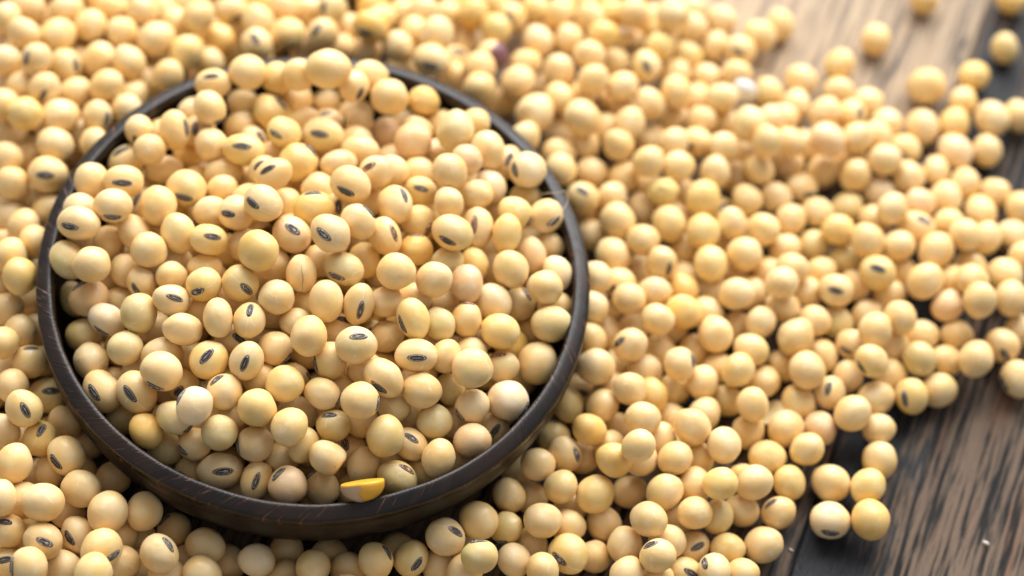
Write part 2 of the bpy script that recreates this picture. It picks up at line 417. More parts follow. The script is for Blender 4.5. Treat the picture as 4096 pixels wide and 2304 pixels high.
# one bean a line: position (0.01 mm), quaternion (0.001), half-axes (0.01 mm), tone, single or pile, hilum, zone
DATA = '''
-2685 4194 2772 675 731 47 84 381 318 312 0 1 1 0
-2003 4470 2936 757 -633 -31 159 387 361 354 0 1 0 0
-2610 3344 3080 17 -905 -389 173 331 377 324 0 1 2 0
-2107 4358 1995 714 -700 15 -20 363 317 311 0 1 0 0
-3991 2881 2672 2 -757 70 649 332 300 294 0 0 2 0
-3253 2860 2855 684 432 -13 -587 416 326 319 0 1 2 0
-3684 2354 2804 967 -176 45 176 339 321 315 0 1 0 0
-4194 2399 2238 744 606 34 279 420 327 320 0 0 2 0
-4030 1330 3043 432 901 50 4 410 341 334 0 1 1 0
-4711 1452 2761 760 -123 518 -372 382 365 358 0 1 0 0
-3420 2427 2035 701 -705 -79 69 420 300 294 0 1 0 0
-3046 2943 1910 984 -155 -55 62 320 300 294 2 0 0 0
-2480 2675 2778 985 -151 -24 84 335 335 328 0 1 0 2
-1783 2487 3003 542 840 -20 24 443 325 318 1 1 1 2
-1722 3214 2295 682 613 72 -393 321 300 294 0 0 1 2
-2034 3709 2034 881 -463 -34 88 360 340 333 0 0 0 0
-2817 3178 2466 351 665 -394 -528 340 340 360 0 0 1 0
-3578 3260 2117 870 -465 -18 161 360 340 333 0 0 0 0
-3025 3782 2249 750 -632 -34 192 360 340 333 0 0 0 0
-2774 1434 2907 213 973 -28 -88 419 378 370 0 1 1 2
-2731 2194 2046 983 -160 -76 40 360 340 333 0 0 0 2
-2164 2191 2507 740 -665 -86 -41 415 305 299 0 0 0 2
-2090 1640 2732 917 -388 -34 88 327 300 294 0 0 0 2
-1409 4661 2584 553 -493 671 8 350 337 331 1 0 0 0
-950 4457 3049 755 -651 -44 56 360 340 333 0 1 0 0
-313 4351 3532 881 -472 -15 -22 484 411 403 0 1 0 0
502 4893 2727 905 -420 -56 -24 397 340 333 0 0 0 0
220 4366 2995 321 495 2 -807 339 314 307 0 1 1 0
974 4326 2842 708 -703 -41 -44 410 384 376 0 1 0 0
1656 4578 2504 943 -281 53 -170 342 308 302 2 1 0 0
-1438 3934 2352 801 482 4 -355 432 352 345 1 1 2 0
-1027 4678 1914 735 -675 -63 -33 367 342 335 0 0 0 0
-371 4806 1789 979 -149 58 126 320 300 294 0 0 0 0
235 4565 1840 874 -470 12 124 382 300 294 0 0 0 0
365 4065 2183 97 -737 584 326 300 320 294 0 0 2 2
-704 3752 2385 743 -660 -31 109 360 340 333 0 0 0 2
-259 4086 1965 775 604 -2 187 360 340 333 0 0 2 2
-1043 3034 2975 303 905 -296 -35 384 314 308 1 1 1 2
-280 3256 2740 464 883 -76 -2 440 376 368 0 1 1 2
388 3453 2358 960 -275 -8 58 360 340 333 0 0 0 2
525 2958 2763 872 -472 17 126 400 314 308 0 1 0 2
964 4040 1942 561 -467 669 -137 360 323 317 4 1 0 0
1270 4555 1656 942 -335 -28 12 360 340 333 0 0 0 0
1559 3970 2261 985 -155 -66 -28 350 325 319 0 0 0 0
-663 2383 2899 844 404 82 -344 397 414 389 1 1 2 2
151 2422 2957 702 -700 -131 25 373 312 306 0 1 0 2
-1046 1650 3447 608 730 -14 313 408 316 309 0 1 1 1
-1319 2019 3024 597 694 142 376 320 300 294 0 0 1 2
515 1485 3625 240 953 -150 -112 430 358 351 0 1 1 1
954 2020 3408 605 721 -31 337 377 341 334 0 1 3 2
1127 3381 1937 861 -505 -11 56 360 340 333 0 0 0 2
1247 2413 2928 770 -634 -16 64 360 340 333 0 0 0 2
-1176 2852 2365 705 -705 -68 -32 360 340 333 0 0 0 2
-183 1819 2865 944 -325 -59 7 360 340 333 0 0 0 1
-1552 2308 2172 967 -239 -85 5 360 340 333 0 0 0 2
1583 3397 2696 753 -591 -287 25 405 398 390 4 1 0 2
2405 3576 2959 554 -461 652 -237 443 387 379 3 1 0 0
2781 4067 2643 747 -663 -2 52 320 303 296 0 0 0 0
2064 4368 2025 975 -195 53 89 360 340 333 0 0 0 0
3123 3161 2990 815 -101 468 -326 416 353 346 0 1 0 0
2732 2690 3239 733 -666 95 -101 331 311 305 4 0 0 2
2421 2168 3496 856 -157 429 -242 394 352 345 0 1 0 2
2038 3516 2124 818 -571 -42 -52 360 340 333 0 0 0 2
3516 3321 2424 386 448 -418 -690 378 340 333 0 0 1 0
3971 2915 2800 142 785 -518 -309 384 397 377 5 1 2 0
1745 2714 2536 750 -659 -13 59 360 340 333 0 0 0 2
1857 2131 2762 544 835 -14 -79 352 300 294 1 1 1 2
3255 2504 2683 624 -661 405 -90 359 309 303 5 0 0 0
2995 2041 2987 968 -222 -111 24 356 300 294 0 1 0 2
4005 2715 2104 925 -368 52 77 360 340 333 3 0 0 0
-4102 577 3274 96 990 85 -59 395 338 331 0 1 2 0
-4797 746 2767 907 -396 -48 134 360 340 333 0 0 0 0
-4720 159 3149 340 919 -179 90 459 347 340 0 1 1 0
-3253 855 3044 613 -456 634 -124 402 378 370 0 1 0 2
-3733 1664 1825 242 563 -574 -543 360 340 333 0 0 1 2
-4852 -419 2661 891 -225 302 -253 418 344 337 3 1 0 0
-4316 -706 3062 907 -406 -105 43 382 365 358 0 1 0 0
-4179 261 2396 758 -157 491 -399 354 329 323 0 1 0 0
-3643 340 2730 654 -605 450 -60 418 316 310 0 1 0 2
-3249 -235 3075 820 -515 232 -89 373 354 347 0 1 0 2
-2767 259 3034 559 -594 578 -21 414 344 337 0 1 0 2
-4773 597 1903 966 -220 -27 136 360 340 333 0 0 0 0
-2104 87 3213 565 812 122 -77 395 316 309 1 1 1 1
-2227 960 2863 669 -723 -54 165 361 318 312 0 1 0 2
-2797 -5 2366 962 -198 55 179 360 340 333 0 0 0 2
-3745 -332 2379 757 -141 501 -394 349 313 307 0 1 0 2
-3335 -715 2623 123 873 -212 -421 335 300 294 0 1 1 2
-2750 -627 2850 681 -683 -262 17 322 300 294 0 1 0 2
-2149 -287 2738 931 -330 15 154 364 300 294 0 0 0 1
-4366 -1017 2283 828 468 21 307 416 367 360 4 1 2 0
-4721 -767 1778 814 -178 435 -343 376 300 294 3 0 0 0
-2627 -1339 3118 549 814 91 -167 385 304 298 0 1 1 2
-2051 -999 3249 268 914 -50 302 367 336 330 1 1 1 2
-3776 -806 1894 680 -722 -91 90 360 340 333 0 0 0 2
-4154 -271 1752 682 -724 -106 22 360 340 333 0 0 0 0
-3251 -1544 2822 695 -350 520 -352 405 376 369 3 1 0 2
-3896 -1522 2396 21 -957 122 264 395 312 305 5 1 2 0
-4381 -1579 1798 971 -206 -57 109 377 349 342 3 1 0 0
-2313 -1964 3104 856 -511 70 48 396 323 317 0 1 0 2
-3003 -1439 2158 974 -204 -65 74 360 340 333 0 0 0 2
-3414 -2234 2580 811 -573 -78 90 356 347 340 3 1 0 2
-2123 -1247 2620 848 -520 -51 90 360 340 333 0 0 0 2
-3332 787 2315 842 -507 -16 185 360 340 333 0 0 0 2
-1117 695 3786 354 860 -363 -58 428 360 353 0 1 1 1
-1655 750 3263 401 882 -228 100 377 348 341 0 1 1 1
-795 1461 2708 688 -720 -50 70 360 340 333 1 0 0 1
-143 978 3408 861 496 1 109 414 359 352 1 1 2 1
331 1318 2977 387 660 -365 -531 340 340 360 0 0 3 1
807 1772 2734 934 -333 39 121 360 340 333 0 0 0 1
-489 322 3377 592 766 -136 -208 404 362 354 4 1 1 1
286 112 3908 349 886 -251 -175 428 369 361 0 1 1 1
781 570 3730 858 406 59 -308 377 327 321 0 1 2 1
1429 1336 3339 738 419 -258 -461 414 357 349 0 1 2 1
1324 584 3286 642 569 -86 -507 405 322 315 0 1 3 1
-1059 -423 3806 616 -510 599 -34 415 394 386 1 1 0 1
-1454 337 2760 939 -335 -39 67 360 340 333 0 0 0 1
-195 -565 3382 541 -521 660 0 373 307 300 6 1 0 1
609 -336 3364 185 966 -180 18 413 326 319 3 1 1 1
933 363 2697 725 -308 562 -252 367 331 325 1 1 0 1
76 15 3004 702 -705 -33 97 360 340 333 0 0 0 1
1650 -412 3613 736 -662 5 139 384 367 360 0 1 0 1
-803 -156 2945 978 -200 -34 58 360 340 333 0 0 0 1
-1344 -893 3289 373 823 116 -412 390 354 347 1 1 1 1
-597 -1184 3398 978 -187 -94 -2 357 348 341 0 1 0 1
362 -1112 3351 689 -262 614 -283 422 345 338 0 1 0 1
996 -1051 3270 274 600 -154 -736 439 310 304 0 1 1 1
1533 -780 3050 717 -693 -50 -64 353 318 311 0 1 0 1
-1043 -1710 3281 545 434 -557 -453 387 321 315 0 1 2 1
-1647 -1783 3339 517 -560 636 -121 400 300 294 0 1 0 2
146 -1991 3426 494 -471 718 -134 402 350 343 0 1 0 1
-181 -1450 2979 964 -210 67 146 320 300 294 0 0 0 1
1078 -2071 3416 682 715 139 64 409 374 366 0 1 1 2
660 -1315 2647 788 603 69 -100 360 340 333 0 0 2 1
1588 -1285 2565 906 -419 1 63 351 323 317 0 1 0 1
-495 -2006 2861 101 -893 -423 -115 346 339 332 0 1 2 1
-1362 -1859 2725 568 752 86 -322 360 340 333 0 0 1 2
-673 -1108 2722 711 -699 -72 -21 360 340 333 0 0 0 1
2480 1487 3399 860 -161 330 -354 333 300 294 0 1 0 2
1934 1331 2818 364 467 5 -806 360 360 372 1 1 3 2
2629 769 3422 181 967 -140 -111 426 349 342 0 1 1 2
3107 1348 2854 324 652 -447 -520 430 328 321 0 1 3 2
3697 1198 2963 666 -276 630 -288 402 300 294 1 1 0 2
3818 1818 2841 439 269 148 -844 316 370 309 1 1 2 0
4431 1988 2588 226 901 339 147 368 348 341 0 1 1 0
3407 2367 2023 684 -723 -21 -89 360 340 333 0 0 0 0
1934 647 2842 899 436 14 29 346 327 320 2 1 3 1
2600 420 2883 761 -643 8 88 330 300 294 3 0 0 2
3120 625 2585 741 -219 490 -403 348 312 306 1 0 0 2
2397 -313 3334 707 -643 -291 -30 380 356 349 0 1 0 2
3033 -79 2938 745 -208 363 -520 394 322 316 4 1 0 2
3862 479 2783 815 -290 352 -357 399 363 355 0 1 0 2
4246 1177 2334 792 -200 440 -373 383 305 299 4 1 0 0
4603 1615 2099 922 -386 17 9 320 300 294 0 0 0 0
4790 785 2385 846 -155 385 -335 367 318 312 5 0 0 0
4572 220 2665 898 -436 -20 -50 369 347 340 0 1 0 0
3508 844 2098 805 -594 -1 14 360 340 333 0 0 0 2
3595 -149 2500 747 -515 402 -120 394 363 356 5 1 0 2
4100 200 1974 788 439 -191 -387 360 340 333 0 1 2 0
4827 201 2027 731 -677 -9 -85 360 340 333 0 0 0 0
2090 -1219 3239 0 -851 402 338 428 318 311 1 1 2 2
2588 -1035 2880 539 -686 457 -171 354 307 301 3 1 0 2
3110 -778 2730 905 424 -34 -22 303 360 297 0 1 3 2
3792 -907 2646 680 -720 104 96 398 353 345 1 1 0 2
4771 -417 2355 697 -697 -140 -90 416 372 365 3 1 0 0
2561 -189 2350 978 -206 -37 -10 360 340 333 0 0 0 2
2036 -446 2734 963 -264 13 54 360 340 333 0 0 0 1
4425 -163 1484 686 -726 -3 -51 360 340 333 0 0 0 0
4033 -650 1763 705 -706 18 71 360 340 333 2 0 0 2
3248 -1345 2393 968 -241 44 59 360 340 333 0 0 0 2
3353 -737 2118 746 -663 -28 -65 360 340 333 0 0 0 2
3295 1465 1918 797 -603 5 41 360 340 333 0 0 0 2
-4110 -2268 1981 493 -621 581 -185 388 350 343 0 1 0 0
-2666 -2294 2613 696 -705 -74 113 413 343 336 0 0 0 2
-2570 -2892 2996 45 -988 103 108 423 380 372 0 1 2 2
-3749 -2978 2109 340 848 -313 -259 448 375 368 0 1 1 0
-3042 -3094 2437 356 849 -270 -283 445 383 376 0 1 1 0
-3628 -2414 1490 661 -728 -81 161 360 340 333 0 0 0 0
-3132 -2313 1963 961 -228 12 157 360 340 333 0 0 0 2
-2241 -2650 2138 271 824 104 487 322 322 375 1 0 1 2
-1714 -2472 2912 519 720 227 400 402 383 375 1 1 1 2
-976 -2515 3134 326 731 223 556 393 334 327 0 1 1 2
-1342 -3086 2832 774 481 137 387 360 347 340 0 1 2 2
-1815 -3628 3109 755 353 9 553 393 353 346 5 1 2 2
-2220 -3623 2554 3 -875 -483 46 324 389 318 0 1 2 0
-1313 -3865 2596 677 -717 -46 160 360 352 345 3 1 0 2
-2750 -3807 2216 831 -283 286 -384 371 328 322 2 1 0 0
-644 -3418 2927 690 -720 -76 -12 386 378 370 1 1 0 2
-3332 -3205 1525 773 -601 -36 202 360 340 333 3 1 0 0
-2408 -3823 1635 960 -262 -74 68 360 340 333 3 1 0 0
-1810 -3879 2044 176 920 -348 -36 321 347 314 0 1 2 0
-644 -3848 2290 57 -797 533 277 351 367 344 0 1 2 2
-1255 -4269 1830 484 861 152 10 466 365 358 0 1 1 0
-1838 -4118 1353 285 919 -231 -147 360 340 333 0 1 1 0
-530 -4416 1853 391 681 331 523 399 311 305 0 1 1 0
-1289 -3310 2189 902 -415 -17 118 360 340 333 0 0 0 2
-712 -2547 2505 950 -305 -45 55 360 340 333 0 0 0 2
-2235 -1985 2123 960 -246 2 131 360 340 333 0 0 0 2
591 -2164 2886 39 -813 497 300 373 344 337 0 1 2 2
-195 -2819 2932 695 -717 -60 21 386 367 360 1 1 0 2
529 -2868 2789 573 242 109 -775 306 378 300 0 1 2 2
1675 -2543 3102 149 942 -147 -264 440 347 340 0 1 1 2
2246 -1938 3075 422 905 44 33 429 332 326 0 1 1 2
1301 -3140 3174 630 262 91 -725 362 380 354 0 1 2 2
2424 -2533 2793 950 -306 64 -25 396 356 349 0 1 0 2
18 -3731 2894 835 -275 -385 282 390 356 349 0 1 0 2
818 -3345 2450 762 625 -125 114 351 327 320 3 1 2 2
1908 -2738 2374 974 -226 -16 28 333 306 300 3 1 0 2
1834 -3551 2654 713 -148 515 -452 418 372 365 3 1 0 2
2312 -3390 2168 657 711 -143 -207 378 309 303 0 1 1 0
808 -4112 2536 650 -730 198 -69 411 324 317 7 1 0 0
1475 -3894 1961 717 -151 511 -450 385 335 328 0 1 0 0
294 -3751 2285 666 -418 -585 199 372 305 299 3 0 0 2
1124 -3375 1618 498 660 -435 -358 340 340 360 0 0 1 2
93 -4551 2089 760 489 95 417 385 374 367 4 1 2 0
723 -4326 1730 851 385 -21 357 340 366 333 0 1 2 0
2150 -4101 2039 768 571 184 -223 413 346 339 3 1 3 0
1269 -4086 1297 952 -291 -86 -26 360 340 333 3 0 0 0
824 -2526 2329 762 -645 -54 -12 360 340 333 0 0 0 2
1316 -2988 2145 968 -224 50 102 360 340 333 0 0 0 2
1286 -2145 2679 717 -694 -52 -42 360 340 333 0 0 0 2
-148 -3829 1784 909 -390 29 144 360 340 333 3 0 0 2
1926 -3483 1646 953 -293 26 73 360 340 333 0 0 0 2
286 -3492 838 944 -311 18 105 360 340 333 3 0 0 2
2797 -1663 2753 604 -536 -526 269 350 301 295 0 1 0 2
3351 -2024 2985 688 -726 -14 -25 410 402 394 0 1 0 2
3922 -1394 2142 805 564 -97 157 339 320 314 0 1 3 0
4602 -1104 1922 620 -138 543 -549 446 405 397 0 1 0 0
4116 -2152 2138 473 261 86 -837 393 420 385 5 1 2 0
3427 -2438 2243 28 -907 378 182 328 363 322 5 1 2 0
2952 -2029 2136 627 -457 536 -334 327 301 295 3 0 0 2
2727 -2889 2264 979 -201 2 28 361 350 343 3 1 0 2
3504 -3126 2102 653 -738 -112 128 389 355 347 4 1 0 0
2899 -3720 2293 606 -452 -633 170 401 321 314 0 1 0 0
3854 -2515 1543 378 775 317 396 360 340 333 0 0 1 0
3092 -2478 1611 668 -742 -4 45 360 340 333 0 0 0 2
2272 -2575 1847 660 -739 3 138 360 340 333 0 0 0 2
4298 -1110 1233 781 -619 34 74 360 340 333 0 0 0 0
3279 -3253 1452 663 -749 -14 -18 360 340 333 3 0 0 0
2595 -3717 1627 685 -725 -37 -59 360 340 333 3 0 0 0
1563 -4542 2079 644 -752 -88 106 391 300 294 9 1 0 0
4278 8571 889 290 -306 895 -146 383 348 341 0 0 0 9
4955 8446 980 783 -39 483 -389 380 350 343 0 0 0 9
5870 8671 1068 495 -412 754 -131 360 330 323 0 0 0 9
5415 8926 608 353 -225 904 -85 380 350 343 2 0 0 9
6739 8519 1368 31 -114 974 -193 386 352 345 0 1 0 5
7194 9522 340 320 -116 683 -646 380 350 343 0 0 0 4
6325 9126 340 424 57 673 -603 380 350 343 0 0 0 9
7882 9362 322 965 -100 225 -93 360 330 323 0 0 0 4
8751 8930 479 967 -111 151 -173 386 351 344 0 0 0 4
7793 8577 321 627 -385 591 -332 360 330 323 0 0 0 6
7212 8859 564 137 0 978 -157 380 350 343 0 0 0 4
8324 8327 651 309 922 -175 -154 360 330 323 0 0 1 6
7161 8211 339 982 -155 12 -110 382 347 340 1 0 0 9
6517 7908 965 238 -330 892 -198 360 330 323 1 0 0 9
5939 8412 321 273 941 -3 201 360 330 323 0 0 1 9
5263 7875 1175 149 -79 727 -666 360 330 323 2 0 0 5
4552 7896 865 766 -260 419 -413 360 330 323 0 0 0 9
4055 8240 321 866 -489 12 -107 360 330 323 0 0 0 9
5009 7266 1212 807 -518 264 -106 360 330 323 0 0 0 5
5616 7814 321 668 -677 289 -108 360 330 323 0 0 0 9
6268 7275 1031 375 767 -231 -467 360 330 323 0 0 1 9
6947 7548 467 530 -404 724 -178 380 350 343 0 0 0 9
6967 6687 1019 731 -312 572 -203 377 343 336 0 1 0 9
7666 7685 328 930 -151 141 -305 360 330 323 0 0 0 9
8280 7651 633 21 27 -812 583 360 330 323 0 0 0 9
7971 6736 941 27 22 987 -154 360 330 323 0 0 0 9
7467 7015 404 653 -188 476 -559 380 350 343 0 0 0 9
9023 7479 321 573 -621 499 -194 360 330 323 0 0 0 6
4417 6949 955 773 -511 375 -27 376 342 335 0 0 0 9
5145 6514 1361 360 21 675 -643 360 330 323 0 0 0 5
5404 6880 340 281 912 -284 -97 380 350 343 0 0 1 9
5787 6578 1135 225 22 755 -616 360 330 323 0 0 0 9
6408 6316 979 870 -110 374 -300 370 336 330 0 0 0 9
4990 5434 1391 866 -421 246 -109 426 387 380 0 1 0 5
4468 6145 1036 821 -269 346 -366 360 330 323 0 0 0 9
4926 6504 688 683 -51 592 -425 380 350 343 0 0 0 9
6014 5661 1056 566 -197 610 -518 384 349 342 0 0 0 9
5913 6399 491 290 -21 743 -603 380 350 343 0 0 0 9
5497 5823 598 42 -43 959 -277 380 350 343 0 0 0 9
6532 5835 340 429 -94 630 -641 380 350 343 0 0 0 9
6992 6420 340 412 -221 823 -322 380 350 343 0 0 0 9
7567 6237 691 326 -35 799 -504 360 330 323 0 0 0 9
8124 6480 340 854 -514 49 -65 380 350 343 0 0 0 9
8558 5784 1377 638 -430 603 -212 400 364 357 0 1 0 5
6995 5286 1090 368 -97 771 -510 360 330 323 0 0 0 9
7507 5583 779 275 908 -309 64 360 330 323 0 0 1 9
8080 5318 1102 915 -388 93 -56 367 334 327 0 0 0 9
4537 5720 340 635 -107 573 -507 380 350 343 0 0 0 9
5107 5237 672 924 -124 308 -190 380 350 343 0 0 0 9
5815 5003 1160 802 -499 320 -73 360 330 323 0 0 0 5
9051 6193 1070 374 -163 889 -210 380 350 343 0 0 0 9
8936 5234 1603 571 -422 697 -99 360 330 323 0 0 0 5
4759 9093 719 414 -237 803 -359 380 350 343 0 0 0 9
5160 9522 340 504 -381 770 -91 380 350 343 0 0 0 9
6596 8525 676 642 -497 579 -72 380 350 343 0 0 0 9
8475 7171 652 589 -326 718 -178 190 190 186 10 1 0 9
6867 4043 1005 767 -251 516 -286 360 330 323 11 1 0 9
9463 -596 258 534 -456 607 -372 340 240 235 12 1 0 9
9203 9420 321 760 -211 506 -349 360 330 323 0 0 0 4
11350 9301 322 532 -252 767 -256 363 330 324 0 1 0 7
10577 8492 321 377 -401 816 -178 360 330 323 0 1 0 7
12411 10635 321 825 -230 389 -339 360 330 323 2 0 0 4
14414 10894 321 27 -111 -981 160 360 330 323 2 0 0 4
14252 9485 321 637 -459 617 -48 360 330 323 3 1 0 7
13552 8601 321 70 -41 982 -171 360 330 323 1 1 0 7
12483 8106 394 143 38 944 -296 444 404 396 0 1 0 7
9723 7918 338 781 -593 144 -133 380 346 339 0 0 0 4
9644 7202 335 638 -201 593 -448 377 343 336 5 0 0 6
10559 7734 322 205 17 688 -696 363 330 323 0 0 0 4
11216 7531 321 228 -172 937 -200 360 330 323 0 0 0 4
13323 7848 321 541 -199 672 -466 360 330 323 0 0 0 4
10252 6760 812 356 -141 675 -631 378 344 337 0 0 0 6
10849 6967 512 537 469 -250 -654 380 350 343 0 0 1 6
9316 6616 576 128 -195 943 -236 380 350 343 0 0 0 9
11624 6946 346 378 -172 871 -264 390 355 348 0 0 0 4
12416 6978 363 568 -521 602 -207 409 372 364 0 1 0 4
13126 7171 366 526 -413 732 -129 381 346 340 1 0 0 4
13939 7304 551 861 -279 272 -328 412 375 368 0 1 0 4
14550 7630 341 792 -202 331 -471 384 349 342 0 0 0 4
13868 6585 343 672 -269 621 -300 370 337 330 0 0 0 4
13147 6403 380 905 -121 202 -355 428 389 381 4 1 0 4
12059 6350 339 228 946 -143 -181 376 342 335 0 0 1 6
11535 5585 931 57 81 754 -650 380 346 339 0 1 0 6
10924 6009 1039 281 -44 707 -647 376 342 335 0 0 0 6
11401 6353 659 739 -486 424 -198 380 350 343 0 0 0 6
10252 5721 1215 855 -432 253 -136 415 378 370 4 1 0 5
9470 5631 1115 941 -161 109 -276 360 330 323 0 0 0 9
9926 6180 340 820 -264 297 -412 380 350 343 0 0 0 6
8856 4991 891 931 -130 205 -272 360 330 323 0 0 0 9
9531 5574 340 917 -369 4 -154 380 350 343 0 0 0 9
12128 5477 543 699 -504 426 -276 379 345 338 0 0 0 6
12712 5805 431 276 545 -779 -143 360 330 323 0 0 2 6
13381 5614 340 633 -392 647 -162 380 350 343 0 0 0 6
14057 5492 321 866 -358 316 -150 360 330 323 0 0 0 4
10309 5511 355 442 -26 685 -578 399 363 356 0 0 0 6
10937 5207 765 487 -176 655 -550 371 337 331 0 1 0 6
10915 5955 340 10 38 -729 683 380 350 343 0 0 0 6
9850 4940 458 240 926 266 -115 368 335 328 0 0 2 9
9298 4520 591 718 -685 120 37 360 330 323 0 0 0 9
11507 5164 340 42 -116 -758 640 380 350 343 5 0 0 6
10849 4608 352 413 -150 875 -202 396 361 353 3 0 0 6
11698 4169 1179 411 -294 836 -215 360 330 323 0 1 0 5
12338 4748 655 705 -698 118 -39 360 330 323 4 0 0 6
12945 5066 491 716 -139 550 -407 401 365 358 0 0 0 6
13723 4874 379 782 -126 317 -522 402 365 358 0 0 0 6
14563 5052 491 891 -205 246 -321 360 330 323 0 0 0 4
10204 4337 492 135 75 977 -150 360 330 323 0 0 0 9
9618 3950 659 418 -53 620 -662 360 330 323 0 0 0 9
10611 3674 876 694 -705 63 -131 360 330 323 1 0 0 9
11421 4231 567 725 -618 293 -80 367 334 327 0 0 0 6
11202 3323 1098 900 -164 333 -230 394 358 351 0 1 0 6
12297 4046 700 717 673 7 -181 425 387 379 0 0 1 6
12992 4364 560 383 -22 803 -457 360 330 323 0 0 0 6
13283 3827 1005 727 -596 226 -256 370 336 330 0 1 0 6
13786 4079 605 527 -157 567 -613 380 350 343 0 0 0 6
14420 4376 361 51 988 -145 -7 407 370 363 0 0 2 4
11895 3447 874 246 -114 848 -456 372 338 331 0 1 0 6
12687 3416 892 422 -236 866 -128 407 370 363 0 1 0 6
13522 3422 359 684 -490 508 -184 402 366 358 0 0 0 6
10152 3560 340 299 -167 927 -150 380 350 343 3 0 0 9
9547 3253 534 220 -328 896 -205 360 330 323 0 0 0 9
9662 2452 1036 17 22 -704 709 366 333 327 0 0 0 9
10334 2824 475 274 -200 913 -226 360 330 323 0 0 0 9
10860 3286 340 105 -86 954 -266 380 350 343 3 0 0 9
11464 2630 991 559 813 -143 -79 397 362 354 1 1 1 6
12109 3143 321 956 -156 62 -241 360 330 323 0 0 0 6
11078 2629 404 915 -187 210 -289 360 330 323 0 0 0 9
10605 2093 949 466 879 -89 -47 380 346 339 0 1 1 9
12477 2640 866 297 -36 630 -717 413 376 368 0 1 0 6
13077 2918 565 349 -392 815 -245 360 330 323 0 0 0 6
14218 3152 639 792 -518 260 -193 417 380 372 0 1 0 4
14621 3736 584 211 27 826 -523 360 330 323 0 0 0 4
9424 1880 1307 126 -95 654 -740 360 330 323 0 1 0 5
10051 2205 537 525 -350 753 -187 360 330 323 0 0 0 9
11811 2535 340 966 -154 154 -141 380 350 343 0 0 0 6
13535 2032 1291 567 -359 731 -123 385 350 343 0 1 0 4
14297 2434 882 797 -111 344 -484 395 360 352 0 1 0 4
9555 1731 641 934 -180 198 -237 397 361 354 0 0 0 9
10217 1415 740 24 87 804 -588 360 330 323 0 0 0 9
10734 1668 361 615 -558 549 -94 380 350 343 3 0 0 9
9820 851 944 529 -105 627 -562 412 375 367 0 1 0 9
10450 826 340 654 -648 369 -131 380 350 343 0 0 0 9
11041 1066 569 204 950 -236 5 360 330 323 0 0 1 9
11380 1951 340 454 -149 605 -636 380 350 343 0 0 0 6
11418 1085 1159 525 -240 685 -444 387 352 345 0 1 0 5
11942 1534 1057 772 -389 422 -275 372 339 332 0 1 0 6
13003 2236 654 272 -245 866 -341 360 330 323 4 0 0 4
12521 1611 340 165 -58 657 -733 380 350 343 0 0 0 4
11912 1241 411 877 -99 338 -328 380 350 343 0 0 0 6
13246 1734 326 39 19 876 -480 368 334 328 0 0 0 4
12424 808 709 779 -485 379 -116 393 357 350 3 1 0 4
13054 1089 321 957 -167 98 -218 360 330 323 0 0 0 4
13574 941 771 539 -223 676 -451 400 364 357 0 1 0 4
14176 1512 501 183 884 -14 -430 391 356 349 0 1 1 4
14584 2040 321 776 -60 427 -460 360 330 323 0 0 0 4
14535 821 363 33 -857 495 136 409 372 364 0 0 2 4
12888 341 352 228 -35 955 -189 396 361 354 0 1 0 4
12300 -19 580 128 796 -402 -434 384 349 342 1 1 1 4
11377 370 1114 1 -901 388 194 360 330 323 0 1 2 9
11882 532 379 800 -486 309 -168 380 350 343 0 0 0 4
11013 416 347 584 -210 532 -576 360 330 323 0 0 0 9
10087 58 974 836 -183 273 -439 410 373 365 0 1 0 9
9658 490 321 803 -522 218 -190 360 330 323 0 0 0 9
10636 -138 521 308 566 -532 -550 360 330 323 0 0 1 9
10014 -368 354 840 -186 291 -417 399 363 355 0 1 0 9
11579 -129 471 225 -162 924 -262 410 373 366 0 1 0 4
11060 -754 821 299 -109 933 -165 400 364 357 0 1 0 4
11663 -824 467 106 68 974 -189 360 330 323 0 0 0 4
10467 -946 443 867 -152 268 -392 360 330 323 4 0 0 9
9769 -1091 477 494 -130 520 -685 396 360 353 0 1 0 9
10190 -1600 655 219 -274 896 -274 360 330 323 0 1 0 9
13425 2667 1074 72 -2 -719 691 360 330 323 0 0 0 6
4571 4791 875 58 -158 929 -328 380 350 343 0 0 0 3
4663 4171 1186 808 -291 328 -394 370 336 330 0 1 0 3
5317 4545 682 74 -126 799 -583 370 337 330 0 0 0 9
6003 4490 734 443 -417 784 -123 360 330 323 0 0 0 9
5180 3604 1079 615 743 -199 -172 360 330 323 0 1 1 3
5807 3841 865 444 -141 592 -658 368 335 328 0 0 0 9
6486 4534 1352 247 -122 951 -141 360 330 323 0 0 0 5
7132 4650 1130 116 -72 797 -589 360 330 323 0 0 0 9
7930 4661 1053 731 -18 518 -444 367 334 327 0 0 0 9
8667 5765 340 783 -173 419 -426 380 350 343 0 0 0 9
8461 5072 351 671 -438 549 -238 380 350 343 0 0 0 9
6508 4664 340 567 -479 642 -193 380 350 343 0 0 0 9
7303 4541 340 950 -180 210 -148 380 350 343 0 0 0 9
7716 3953 1036 541 -265 756 -257 412 375 367 1 1 0 9
8662 4261 747 892 -180 232 -342 360 330 323 0 0 0 9
6464 3925 427 685 -540 451 -188 360 330 323 0 0 0 9
5967 3136 1009 582 -631 484 -171 416 379 371 0 1 0 3
5450 3057 526 686 -702 190 19 360 330 323 0 0 0 3
7045 3304 903 575 -650 453 -202 400 364 357 1 1 0 9
7759 3093 1086 526 -567 609 -178 389 354 347 1 1 0 9
8349 3411 1023 598 -569 554 -104 360 330 323 0 0 0 9
9023 3365 1033 647 -688 270 -187 363 330 323 0 1 0 9
6522 2664 1160 18 38 -984 174 360 330 323 0 0 0 5
5946 2383 871 893 -295 219 -260 396 361 354 0 1 0 3
7476 3076 340 556 18 612 -562 380 350 343 0 0 0 9
6937 2137 1164 348 580 1 -736 363 330 324 0 1 1 5
6516 2423 321 513 -417 736 -146 360 330 323 0 0 0 9
7963 2322 1061 713 -423 415 -376 392 357 349 1 1 0 9
